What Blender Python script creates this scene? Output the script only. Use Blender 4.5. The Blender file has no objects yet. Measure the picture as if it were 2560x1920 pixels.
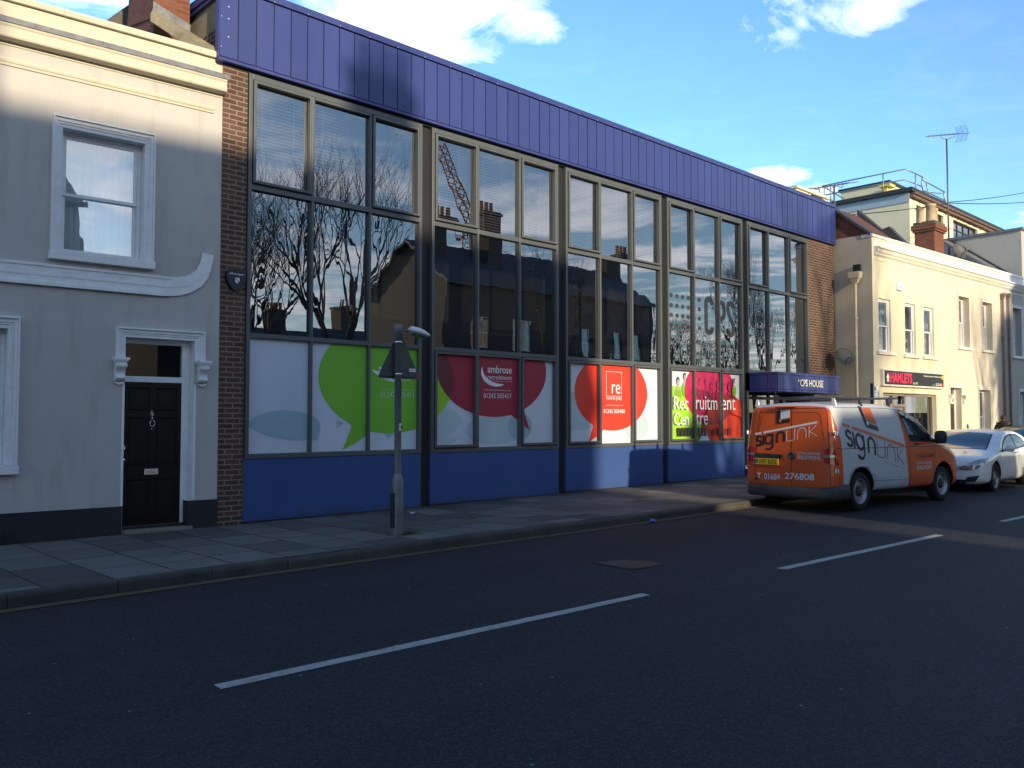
import bpy, bmesh, math, random
from mathutils import Vector, Matrix
from mathutils.bvhtree import BVHTree
random.seed(7)
R = math.radians
S = bpy.context.scene
COL = S.collection

# ---------------------------------------------------------------- camera
cam_d = bpy.data.cameras.new('camera'); cam = bpy.data.objects.new('camera', cam_d); COL.objects.link(cam)
cam_d.sensor_width = 36.0; cam_d.lens = 36.0*2160/2560; cam_d.clip_start = .05; cam_d.clip_end = 3000
cam.location = (0, -12, 1.55)
cam.rotation_euler = (R(90)+math.atan(89/2160), 0, -R(90-46.2))
S.camera = cam
S.render.resolution_x = 1024; S.render.resolution_y = 768

# ---------------------------------------------------------------- exposure and sun
S.view_settings.view_transform = 'Standard'; S.view_settings.look = 'None'
S.view_settings.exposure = 0.74; S.view_settings.gamma = 1.0
ELEV, AZ = R(14.0), R(13.0)            # AZ: travel direction turned from +y towards +x
trav = Vector((math.sin(AZ)*math.cos(ELEV), math.cos(AZ)*math.cos(ELEV), -math.sin(ELEV)))
sd = bpy.data.lights.new('sun', 'SUN'); sun = bpy.data.objects.new('sun', sd); COL.objects.link(sun)
sd.energy = 3.5; sd.angle = R(1.0); sd.color = (1.0, .825, .57)
sun.rotation_euler = trav.to_track_quat('-Z', 'Y').to_euler(); sun.location = (-10, -40, 20)

# ---------------------------------------------------------------- world: clear winter sky with cirrus
W = bpy.data.worlds.new('World'); S.world = W; W.use_nodes = True
nt = W.node_tree; N = nt.nodes; L = nt.links; N.clear()
def nd(t, **k):
    n = N.new(t)
    for a, b in k.items(): setattr(n, a, b)
    return n
def mth(op, a, b=None, c=None, clamp=False):
    n = nd('ShaderNodeMath', operation=op); n.use_clamp = clamp
    for i, x in enumerate((a, b, c)):
        if x is None: continue
        if isinstance(x, (int, float)): n.inputs[i].default_value = x
        else: L.new(x, n.inputs[i])
    return n.outputs[0]
sky = nd('ShaderNodeTexSky'); sky.sky_type = 'NISHITA'; sky.sun_disc = False
sky.sun_elevation = ELEV; sky.sun_rotation = math.atan2(-trav.x, -trav.y)
sky.altitude = 50; sky.air_density = 1.0; sky.dust_density = .35; sky.ozone_density = 2.2
tc = nd('ShaderNodeTexCoord'); sep = nd('ShaderNodeSeparateXYZ'); L.new(tc.outputs['Generated'], sep.inputs[0])
dx, dy, dz = sep.outputs
zz = mth('MAXIMUM', dz, .03)
comb = nd('ShaderNodeCombineXYZ'); L.new(mth('DIVIDE', dx, zz), comb.inputs[0]); L.new(mth('DIVIDE', dy, zz), comb.inputs[1])
def noise(vec, scale, detail=8, rough=.6, dist=0.0):
    n = nd('ShaderNodeTexNoise'); n.inputs['Scale'].default_value = scale; n.inputs['Detail'].default_value = detail
    n.inputs['Roughness'].default_value = rough; n.inputs['Distortion'].default_value = dist; L.new(vec, n.inputs['Vector']); return n.outputs['Fac']
n_big = noise(tc.outputs['Generated'], 5.5, 9, .62, .5)
n_fine = noise(comb.outputs[0], 1.25, 9, .62, .5)
def blob(px, py, pz, sx, sy, ang=0.0, gain=1.0):
    """a soft elongated cloud round one direction of the sky"""
    c = Vector((px, py, pz)).normalized(); t1 = Vector((c.y, -c.x, 0)).normalized(); t2 = t1.cross(c)
    if t2.z < 0: t2 = -t2
    a1 = t1*math.cos(ang)+t2*math.sin(ang); a2 = t2*math.cos(ang)-t1*math.sin(ang)
    def dot(v, s):
        n = nd('ShaderNodeVectorMath', operation='DOT_PRODUCT'); L.new(tc.outputs['Generated'], n.inputs[0]); n.inputs[1].default_value = v/s; return n.outputs['Value']
    u, v = dot(a1, sx), dot(a2, sy); w = dot(c, 1.0)
    r2 = mth('ADD', mth('MULTIPLY', u, u), mth('MULTIPLY', v, v))
    m = mth('SUBTRACT', 1.0, r2, clamp=True)
    m = mth('MULTIPLY', m, mth('GREATER_THAN', w, 0.2))
    return mth('MULTIPLY', m, gain)
CLOUDS = [  # direction, half-sizes, tilt, gain
 (.58, .685, .455, .13, .055, .10, 1.25), (.64, .655, .43, .07, .03, -.25, .8), (.55, .74, .46, .14, .10, 0, 1.1),
 (.877, .341, .435, .18, .045, .18, .88), (.80, .43, .42, .10, .03, .05, .6),
 (.838, .498, .262, .075, .017, .06, 1.1), (.80, .54, .235, .04, .016, -.3, .8), (.87, .45, .245, .045, .012, 0, .75), (.95, .24, .20, .05, .012, .1, .7),
 (.27, .85, .46, .12, .08, .2, 1.0)]
acc = None
for cpar in CLOUDS:
    b = blob(*cpar); acc = b if acc is None else mth('MAXIMUM', acc, b)
# mask * noise, sharpened
n_wisp = noise(comb.outputs[0], 3.2, 10, .68, 1.2)
nn = mth('ADD', mth('MULTIPLY', n_big, 1.15), mth('MULTIPLY', n_wisp, .75))      # about .95 on average
den = mth('ADD', mth('MULTIPLY', acc, 1.25), mth('MULTIPLY', mth('SUBTRACT', nn, .95), 2.6))
den = mth('MULTIPLY', mth('SUBTRACT', den, .46), .95, clamp=True)
den = mth('MULTIPLY', den, mth('MULTIPLY', acc, 6.0, clamp=True))
veil = mth('MULTIPLY', mth('MULTIPLY_ADD', n_wisp, 2.4, -1.2, clamp=True), .06)
den = mth('MAXIMUM', den, veil)
# banks of low cloud over the houses across the road (the side the windows look at)
south = mth('MULTIPLY_ADD', dy, -3.0, .1, clamp=True)
low = mth('SUBTRACT', 1.15, mth('MULTIPLY', dz, 2.3), clamp=True)
bank = mth('MULTIPLY', mth('MULTIPLY_ADD', n_fine, 6.5, -3.0, clamp=True), mth('MULTIPLY', south, low))
bank = mth('MULTIPLY', bank, .95)
cl = mth('MAXIMUM', den, bank)
hz = mth('MULTIPLY', mth('SUBTRACT', 1.0, mth('MULTIPLY', dz, 4.6), clamp=True), .55)   # pale horizon
def mixc(f, a, b, bt='MIX'):
    n = nd('ShaderNodeMix', data_type='RGBA', blend_type=bt)
    if isinstance(f, float): n.inputs[0].default_value = f
    else: L.new(f, n.inputs[0])
    for s, x in ((6, a), (7, b)):
        if isinstance(x, tuple): n.inputs[s].default_value = (*x, 1)
        else: L.new(x, n.inputs[s])
    return n.outputs[2]
base = mixc(mth('MULTIPLY_ADD', dy, 1.6, .35, clamp=True), mixc(1.0, sky.outputs[0], (1.25, 1.28, 1.30), 'MULTIPLY'), mixc(1.0, sky.outputs[0], (.80, 1.06, 1.36), 'MULTIPLY'))
north = mth('MULTIPLY_ADD', dy, 1.6, .35, clamp=True)          # the sky over the roofs, away from the sun, is clearer and paler
base = mixc(north, base, mixc(1.0, base, (1.75, 1.8, 1.75), 'MULTIPLY'))
base = mixc(mth('MULTIPLY', hz, north), base, (6.5, 11.4, 12.8))
cloudc = mixc(south, (12.5, 13.0, 12.8), (11.5, 10.9, 10.8))
fin = mixc(cl, base, cloudc)
bg = nd('ShaderNodeBackground'); bg.inputs[1].default_value = .098; L.new(fin, bg.inputs[0])
out = nd('ShaderNodeOutputWorld'); L.new(bg.outputs[0], out.inputs[0])

# ---------------------------------------------------------------- materials
_mats = {}
class NT:
    def __init__(s, m): s.t = m.node_tree; s.n = s.t.nodes; s.l = s.t.links
    def node(s, t, **k):
        n = s.n.new(t)
        for a, b in k.items(): setattr(n, a, b)
        return n
    def put(s, sock, v):
        if isinstance(v, (int, float)): sock.default_value = v
        elif isinstance(v, tuple): sock.default_value = (*v, 1) if len(v) == 3 and sock.type == 'RGBA' else v
        else: s.l.new(v, sock)
    def math(s, op, a, b=0.0, clamp=False):
        n = s.node('ShaderNodeMath', operation=op); n.use_clamp = clamp; s.put(n.inputs[0], a); s.put(n.inputs[1], b); return n.outputs[0]
    def noise(s, scale, detail=4, rough=.6, vec=None, dist=0):
        n = s.node('ShaderNodeTexNoise'); n.inputs['Scale'].default_value = scale; n.inputs['Detail'].default_value = detail
        n.inputs['Roughness'].default_value = rough; n.inputs['Distortion'].default_value = dist
        s.l.new(vec if vec is not None else s.obj(), n.inputs['Vector']); return n.outputs['Fac']
    def obj(s):
        if not hasattr(s, '_o'): s._o = s.node('ShaderNodeTexCoord').outputs['Object']
        return s._o
    def mix(s, f, a, b, bt='MIX'):
        n = s.node('ShaderNodeMix', data_type='RGBA', blend_type=bt); s.put(n.inputs[0], f); s.put(n.inputs[6], a); s.put(n.inputs[7], b); return n.outputs[2]
    def ramp(s, f, lo, hi):
        n = s.node('ShaderNodeMapRange'); n.clamp = True; s.put(n.inputs[0], f); n.inputs[1].default_value = lo; n.inputs[2].default_value = hi; return n.outputs[0]
    def bump(s, h, strength, dist=.01):
        n = s.node('ShaderNodeBump'); n.inputs['Strength'].default_value = strength; n.inputs['Distance'].default_value = dist; s.l.new(h, n.inputs['Height']); return n.outputs[0]
def newmat(name):
    m = bpy.data.materials.new(name); m.use_nodes = True; t = NT(m); b = m.node_tree.nodes['Principled BSDF']; return m, t, b
def mat(name, col, rough=.6, metal=0.0, var=.12, vscale=3.0, bump=0.0, bscale=60.0, spec=.5, coat=0.0, grain=0.0):
    if name in _mats: return _mats[name]
    m, t, b = newmat(name)
    c = col
    if var:
        f = t.ramp(t.noise(vscale, 6, .65), .3, .7)
        c = t.mix(f, tuple(x*(1-var) for x in col), tuple(min(1, x*(1+var*.6)) for x in col))
    if grain:
        c = t.mix(t.math('MULTIPLY', t.ramp(t.noise(bscale*2, 3, .7), .35, .65), grain), c, tuple(x*.45 for x in col))
    t.put(b.inputs['Base Color'], c); b.inputs['Roughness'].default_value = rough; b.inputs['Metallic'].default_value = metal
    b.inputs['Specular IOR Level'].default_value = spec
    if coat: b.inputs['Coat Weight'].default_value = coat; b.inputs['Coat Roughness'].default_value = .05
    if bump: t.l.new(t.bump(t.noise(bscale, 5, .7), bump), b.inputs['Normal'])
    _mats[name] = m; return m
def render_mat(name, col, stain=.25, cracks=True, bump=.25):
    """painted lime render: soft blotches, vertical run-off streaks, hairline cracks"""
    m, t, b = newmat(name)
    mp = t.node('ShaderNodeMapping'); mp.inputs['Scale'].default_value = (2.2, 2.2, .35); t.l.new(t.obj(), mp.inputs[0])
    st = t.ramp(t.noise(2.0, 7, .7, mp.outputs[0]), .52, .78)
    bl = t.ramp(t.noise(1.1, 8, .65), .35, .7)
    c = t.mix(bl, tuple(x*.90 for x in col), col)
    c = t.mix(t.math('MULTIPLY', st, stain), c, tuple(x*.55 for x in (col[0], col[1]*.98, col[2]*.9)))
    if cracks:
        v = t.node('ShaderNodeTexVoronoi', feature='DISTANCE_TO_EDGE'); v.inputs['Scale'].default_value = .55
        wp = t.node('ShaderNodeVectorMath', operation='ADD'); n3 = t.node('ShaderNodeTexNoise'); n3.inputs['Scale'].default_value = 2.5; n3.inputs['Detail'].default_value = 5
        t.l.new(t.obj(), n3.inputs['Vector']); t.l.new(t.obj(), wp.inputs[0]); t.l.new(n3.outputs['Color'], wp.inputs[1]); t.l.new(wp.outputs[0], v.inputs['Vector'])
        ck = t.math('SUBTRACT', 1.0, t.ramp(v.outputs['Distance'], .0, .004)); ck = t.math('MULTIPLY', ck, t.ramp(t.noise(.9, 2), .5, .62))
        c = t.mix(t.math('MULTIPLY', ck, .35), c, tuple(x*.35 for x in col))
    sz = t.node('ShaderNodeSeparateXYZ'); t.l.new(t.obj(), sz.inputs[0])
    jn = t.math('LESS_THAN', t.math('ABSOLUTE', t.math('SUBTRACT', t.math('FRACT', t.math('ADD', t.math('MULTIPLY', sz.outputs[2], 2.2), t.math('MULTIPLY', t.noise(3.0, 3), .02))), .5)), .006)
    c = t.mix(t.math('MULTIPLY', t.math('MULTIPLY', jn, t.ramp(t.noise(.8, 4), .45, .60)), .30), c, tuple(x*.45 for x in col))
    c = t.mix(t.math('MULTIPLY', t.ramp(t.noise(.55, 9, .75), .50, .68), stain*.9), c, tuple(x*.72 for x in (col[0], col[1]*.99, col[2]*.95)))
    t.put(b.inputs['Base Color'], c); b.inputs['Roughness'].default_value = .78; b.inputs['Specular IOR Level'].default_value = .25
    hh = t.math('ADD', t.noise(140, 4, .7), t.math('MULTIPLY', t.noise(5, 5, .6), 1.5))
    t.l.new(t.bump(hh, bump, .006), b.inputs['Normal'])
    _mats[name] = m; return m
def brick_mat(name, c1, c2, mortar, axis='xz', bw=.225, bh=.075, ms=.011, rough=.85, dark=None, bias=0.0):
    m, t, b = newmat(name)
    sp = t.node('ShaderNodeSeparateXYZ'); t.l.new(t.obj(), sp.inputs[0]); cb = t.node('ShaderNodeCombineXYZ')
    t.l.new(sp.outputs[0 if axis[0] == 'x' else 1], cb.inputs[0]); t.l.new(sp.outputs[2], cb.inputs[1])
    if axis == 'box':   # u = x + y: works for both families of faces of an upright block
        t.l.new(t.math('ADD', sp.outputs[0], sp.outputs[1]), cb.inputs[0])
    wv = t.node('ShaderNodeVectorMath', operation='ADD'); n3 = t.node('ShaderNodeTexNoise'); n3.inputs['Scale'].default_value = 9; n3.inputs['Detail'].default_value = 3
    t.l.new(t.obj(), n3.inputs['Vector']); sc = t.node('ShaderNodeVectorMath', operation='SCALE'); sc.inputs['Scale'].default_value = .012; t.l.new(n3.outputs['Color'], sc.inputs[0])
    t.l.new(cb.outputs[0], wv.inputs[0]); t.l.new(sc.outputs[0], wv.inputs[1])
    br = t.node('ShaderNodeTexBrick'); br.offset = .5; br.inputs['Scale'].default_value = 1
    br.inputs['Brick Width'].default_value = bw; br.inputs['Row Height'].default_value = bh; br.inputs['Mortar Size'].default_value = ms
    br.inputs['Mortar Smooth'].default_value = .15; br.inputs['Bias'].default_value = bias
    br.inputs['Color1'].default_value = (*c1, 1); br.inputs['Color2'].default_value = (*c2, 1); br.inputs['Mortar'].default_value = (*mortar, 1)
    t.l.new(wv.outputs[0], br.inputs['Vector'])
    c = t.mix(t.math('MULTIPLY', t.ramp(t.noise(1.3, 7, .7), .35, .75), .35), br.outputs['Color'], tuple(x*.5 for x in c1))
    c = t.mix(t.math('MULTIPLY', t.ramp(t.noise(55, 4, .7), .4, .7), .35), c, tuple(x*.6 for x in c2))
    t.put(b.inputs['Base Color'], c); b.inputs['Roughness'].default_value = rough; b.inputs['Specular IOR Level'].default_value = .2
    hh = t.math('SUBTRACT', t.math('MULTIPLY', t.noise(80, 4), .35), br.outputs['Fac'])
    t.l.new(t.bump(hh, .8, .008), b.inputs['Normal']); _mats[name] = m; return m
def glass_mat(name, tint=(.35, .38, .4), ior=2.0, wave=.0014, wscale=1.6, dirt=.02):
    m, t, b = newmat(name); t.n.remove(b)
    tr = t.node('ShaderNodeBsdfTransparent'); tr.inputs[0].default_value = (*tint, 1)
    gl = t.node('ShaderNodeBsdfGlossy'); gl.inputs['Roughness'].default_value = .0; gl.inputs[0].default_value = (.93, .96, 1, 1)
    lw = t.node('ShaderNodeLayerWeight'); lw.inputs[0].default_value = .5; f0 = ior
    fr_o = t.math('ADD', f0, t.math('MULTIPLY', t.math('POWER', lw.outputs['Facing'], 2.7), 1-f0), True)
    mp = t.node('ShaderNodeMapping'); mp.inputs['Scale'].default_value = (1.5, 1, .45); t.l.new(t.obj(), mp.inputs[0])
    bp = t.bump(t.noise(wscale, 2, .35, mp.outputs[0]), 1.0, wave); t.l.new(bp, gl.inputs['Normal'])
    mx = t.node('ShaderNodeMixShader'); t.l.new(fr_o, mx.inputs[0]); t.l.new(tr.outputs[0], mx.inputs[1]); t.l.new(gl.outputs[0], mx.inputs[2])
    df = t.node('ShaderNodeBsdfDiffuse'); df.inputs[0].default_value = (.35, .36, .37, 1)
    m2 = t.node('ShaderNodeMixShader'); t.put(m2.inputs[0], t.math('MULTIPLY', t.ramp(t.noise(2.3, 7, .7), .45, .8), dirt)); t.l.new(mx.outputs[0], m2.inputs[1]); t.l.new(df.outputs[0], m2.inputs[2])
    t.l.new(m2.outputs[0], t.n['Material Output'].inputs[0]); _mats[name] = m; return m

# ---------------------------------------------------------------- mesh building
_txt = {}
def text_geo(s, bold=0.0):
    k = (s, bold)
    if k not in _txt:
        c = bpy.data.curves.new('t', 'FONT'); c.body = s; c.resolution_u = 3; c.offset = bold; o = bpy.data.objects.new('t', c); COL.objects.link(o)
        bpy.context.view_layer.update(); dg = bpy.context.evaluated_depsgraph_get(); me = bpy.data.meshes.new_from_object(o.evaluated_get(dg))
        vs = [(v.co.x, v.co.y) for v in me.vertices]; fs = [tuple(p.vertices) for p in me.polygons]
        bpy.data.objects.remove(o); bpy.data.meshes.remove(me)
        x0 = min(v[0] for v in vs); x1 = max(v[0] for v in vs); y0 = min(v[1] for v in vs); y1 = max(v[1] for v in vs)
        _txt[k] = ([((a-x0)/(x1-x0), (b-y0)/(y1-y0)) for a, b in vs], fs)
    return _txt[k]
def stroke2d(pts, w, taper=None, closed=False):
    """a ribbon of width w along a 2-D polyline -> (verts, faces)"""
    n = len(pts); vs = []; fs = []
    for i in range(n):
        a = pts[(i-1) % n] if (closed or i > 0) else pts[i]; b = pts[(i+1) % n] if (closed or i < n-1) else pts[i]
        tx, ty = b[0]-a[0], b[1]-a[1]; l = math.hypot(tx, ty) or 1; nx, ny = -ty/l, tx/l; ww = (taper(i/(n-1)) if taper else 1)*w/2
        vs += [(pts[i][0]+nx*ww, pts[i][1]+ny*ww), (pts[i][0]-nx*ww, pts[i][1]-ny*ww)]
    for i in range(n if closed else n-1):
        j = (i+1) % n; fs.append((2*i, 2*i+1, 2*j+1, 2*j))
    return vs, fs
def arc(cx, cy, rx, ry, a0, a1, n=14):
    return [(cx+rx*math.cos(R(a0+(a1-a0)*i/n)), cy+ry*math.sin(R(a0+(a1-a0)*i/n))) for i in range(n+1)]
def clip_rect(poly, x0, x1, y0, y1):
    for ax, lim, sgn in ((0, x0, 1), (0, x1, -1), (1, y0, 1), (1, y1, -1)):
        out = []; n = len(poly)
        for i in range(n):
            p, q = poly[i], poly[(i+1) % n]; ip = sgn*(p[ax]-lim) >= 0; iq = sgn*(q[ax]-lim) >= 0
            if ip: out.append(p)
            if ip != iq:
                t = (lim-p[ax])/(q[ax]-p[ax]); out.append((p[0]+(q[0]-p[0])*t, p[1]+(q[1]-p[1])*t))
        poly = out
        if not poly: return []
    return poly
class MB:
    def __init__(s): s.v = []; s.f = []; s.m = []; s.sm = []; s.mats = []
    def mi(s, m):
        if m not in s.mats: s.mats.append(m)
        return s.mats.index(m)
    def add(s, vs, fs, m, smooth=False):
        o = len(s.v); s.v += [tuple(v) for v in vs]; k = s.mi(m)
        for f in fs: s.f.append(tuple(i+o for i in f)); s.m.append(k); s.sm.append(smooth)
        return s
    def box(s, x0, x1, y0, y1, z0, z1, m):
        vs = [(x0, y0, z0), (x1, y0, z0), (x1, y1, z0), (x0, y1, z0), (x0, y0, z1), (x1, y0, z1), (x1, y1, z1), (x0, y1, z1)]
        return s.add(vs, [(0, 3, 2, 1), (4, 5, 6, 7), (0, 1, 5, 4), (1, 2, 6, 5), (2, 3, 7, 6), (3, 0, 4, 7)], m)
    def prism(s, poly, ax, d0, d1, m, smooth=False):
        """poly in the plane across axis ax ('x': (y,z), 'y': (x,z), 'z': (x,y)), thickness d0..d1"""
        f = {'x': lambda a, b, d: (d, a, b), 'y': lambda a, b, d: (a, d, b), 'z': lambda a, b, d: (a, b, d)}[ax]; n = len(poly)
        vs = [f(a, b, d0) for a, b in poly]+[f(a, b, d1) for a, b in poly]
        s.add(vs, [tuple(range(n))[::-1], tuple(range(n, 2*n))], m)
        return s.add(vs, [(i, (i+1) % n, n+(i+1) % n, n+i) for i in range(n)], m, smooth)
    def quad(s, pts, m): return s.add(pts, [tuple(range(len(pts)))], m)
    def tube(s, pts, r, m, n=10, cap=True):
        pts = [Vector(p) for p in pts]; rs = r if isinstance(r, (list, tuple)) else [r]*len(pts); vs = []; fs = []; up = None
        for i, p in enumerate(pts):
            t = (pts[min(i+1, len(pts)-1)]-pts[max(i-1, 0)]).normalized()
            if up is None: up = Vector((0, 0, 1)) if abs(t.z) < .9 else Vector((1, 0, 0))
            a = t.cross(up).normalized(); b = a.cross(t).normalized(); up = b
            vs += [p+(a*math.cos(2*math.pi*k/n)+b*math.sin(2*math.pi*k/n))*rs[i] for k in range(n)]
        for i in range(len(pts)-1):
            for k in range(n): fs.append((i*n+k, i*n+(k+1) % n, (i+1)*n+(k+1) % n, (i+1)*n+k))
        s.add(vs, fs, m, True)
        if cap: s.add(vs, [tuple(range(n))[::-1], tuple(range((len(pts)-1)*n, len(pts)*n))], m)
        return s
    def lathe(s, prof, c, m, axis='z', n=24, smooth=True):
        """prof: (radius, height) pairs along the axis through c"""
        e = axis if not isinstance(axis, str) else {'z': (Vector((1, 0, 0)), Vector((0, 1, 0)), Vector((0, 0, 1))), 'y': (Vector((1, 0, 0)), Vector((0, 0, 1)), Vector((0, 1, 0))), 'x': (Vector((0, 1, 0)), Vector((0, 0, 1)), Vector((1, 0, 0)))}[axis]
        c = Vector(c); vs = []; fs = []
        for r, h in prof: vs += [c+e[2]*h+(e[0]*math.cos(2*math.pi*k/n)+e[1]*math.sin(2*math.pi*k/n))*max(r, 1e-4) for k in range(n)]
        for i in range(len(prof)-1):
            for k in range(n): fs.append((i*n+k, i*n+(k+1) % n, (i+1)*n+(k+1) % n, (i+1)*n+k))
        return s.add(vs, fs, m, smooth)
    def flat(s, poly, m, o, u=(1, 0, 0), v=(0, 0, 1)):
        o, u, v = Vector(o), Vector(u), Vector(v)
        return s.add([o+u*a+v*b for a, b in poly], [tuple(range(len(poly)))], m) if len(poly) > 2 else s
    def ribbon(s, pts, w, m, o, u=(1, 0, 0), v=(0, 0, 1), taper=None, closed=False):
        o, u, v = Vector(o), Vector(u), Vector(v); vs, fs = stroke2d(pts, w, taper, closed)
        return s.add([o+u*a+v*b for a, b in vs], fs, m)
    def text(s, st, m, o, w, h, u=(1, 0, 0), v=(0, 0, 1), bold=0.0, zsub=None):
        """text of width w and height h, lower left corner at o"""
        o, u, v = Vector(o), Vector(u), Vector(v); vs, fs = text_geo(st, bold)
        return s.add([o+u*(a*w)+v*(b*h) for a, b in vs], fs, m)
    def xf(s, M, i0=0):
        for i in range(i0, len(s.v)): s.v[i] = tuple(M @ Vector(s.v[i]))
        return s
    def build(s, name, parent=None, world=False, bevel=0.0, label=None, loc=None, seg=2, recalc=True):
        if world and parent is not None:
            p = parent
            off = Vector((0, 0, 0))
            while p: off += p.location; p = p.parent
            s.v = [tuple(Vector(v)-off) for v in s.v]
        me = bpy.data.meshes.new(name); me.from_pydata(s.v, [], s.f); me.update()
        for m in s.mats: me.materials.append(m)
        me.polygons.foreach_set('material_index', s.m); me.polygons.foreach_set('use_smooth', s.sm)
        if recalc:
            bm = bmesh.new(); bm.from_mesh(me); bmesh.ops.remove_doubles(bm, verts=bm.verts, dist=1e-5); bmesh.ops.recalc_face_normals(bm, faces=bm.faces); bm.to_mesh(me); bm.free()
        o = bpy.data.objects.new(name, me); COL.objects.link(o)
        if parent: o.parent = parent
        if loc: o.location = loc
        if bevel:
            b = o.modifiers.new('bevel', 'BEVEL'); b.width = bevel; b.segments = seg; b.limit_method = 'ANGLE'; b.angle_limit = R(40)
        if label: o['label'] = label
        return o
def tag(o, label, cat, group=None, kind=None):
    if label: o['label'] = label
    if cat: o['category'] = cat
    if group: o['group'] = group
    if kind: o['kind'] = kind
    return o
def empty(name, loc, label, cat, group=None, rz=0.0):
    o = bpy.data.objects.new(name, None); o.empty_display_size = .2; COL.objects.link(o); o.location = loc; o.rotation_euler = (0, 0, rz); return tag(o, label, cat, group)
def struct(o): o['kind'] = 'structure'; return o
def copy_tree(o, parent=None):
    c = o.copy(); COL.objects.link(c)
    if parent: c.parent = parent
    for ch in o.children: copy_tree(ch, c)
    return c
# ---------------------------------------------------------------- palette
asphalt, t, b = newmat('asphalt'); _mats['asphalt'] = asphalt
v = t.node('ShaderNodeTexVoronoi'); v.inputs['Scale'].default_value = 95; t.l.new(t.obj(), v.inputs['Vector'])
big = t.ramp(t.noise(.45, 7, .7), .35, .7); streak = t.node('ShaderNodeMapping'); streak.inputs['Scale'].default_value = (.12, 1.3, 1); t.l.new(t.obj(), streak.inputs[0])
tr_ = t.ramp(t.noise(1.0, 5, .6, streak.outputs[0]), .4, .65)
c = t.mix(big, (.0135, .0150, .020), (.0225, .025, .033)); c = t.mix(t.math('MULTIPLY', tr_, .7), c, (.030, .033, .040))
sp_ = t.node('ShaderNodeSeparateColor'); t.l.new(v.outputs['Color'], sp_.inputs[0])
c = t.mix(t.ramp(sp_.outputs[0], .55, 1.0), c, (.062, .065, .074)); c = t.mix(t.ramp(sp_.outputs[1], .6, 1.0), c, (.012, .013, .016))
v2 = t.node('ShaderNodeTexVoronoi'); v2.inputs['Scale'].default_value = 4.6; v2.inputs['Randomness'].default_value = 1; t.l.new(t.obj(), v2.inputs['Vector'])
sp2 = t.node('ShaderNodeSeparateColor'); t.l.new(v2.outputs['Color'], sp2.inputs[0])
nz = t.math('MULTIPLY', t.noise(40, 2), .05); spot = t.math('LESS_THAN', t.math('ADD', v2.outputs['Distance'], nz), .075)
c = t.mix(t.math('MULTIPLY', spot, t.math('GREATER_THAN', sp2.outputs[0], .62)), c, (.22, .22, .22))
v3 = t.node('ShaderNodeTexVoronoi', feature='DISTANCE_TO_EDGE'); v3.inputs['Scale'].default_value = .33; n3 = t.node('ShaderNodeTexNoise'); n3.inputs['Scale'].default_value = 1.1; n3.inputs['Detail'].default_value = 6
wv = t.node('ShaderNodeVectorMath', operation='ADD'); t.l.new(t.obj(), n3.inputs['Vector']); t.l.new(t.obj(), wv.inputs[0]); t.l.new(n3.outputs['Color'], wv.inputs[1]); t.l.new(wv.outputs[0], v3.inputs['Vector'])
crk = t.math('MULTIPLY', t.math('LESS_THAN', v3.outputs['Distance'], .0022), t.math('GREATER_THAN', t.noise(.25, 2), .56)); c = t.mix(t.math('MULTIPLY', crk, .6), c, (.014, .014, .017))
t.put(b.inputs['Base Color'], c); b.inputs['Roughness'].default_value = .80; b.inputs['Specular IOR Level'].default_value = .3
t.l.new(t.bump(t.math('ADD', v.outputs['Distance'], t.math('MULTIPLY', t.noise(260, 3), .6)), .9, .006), b.inputs['Normal'])

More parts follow.
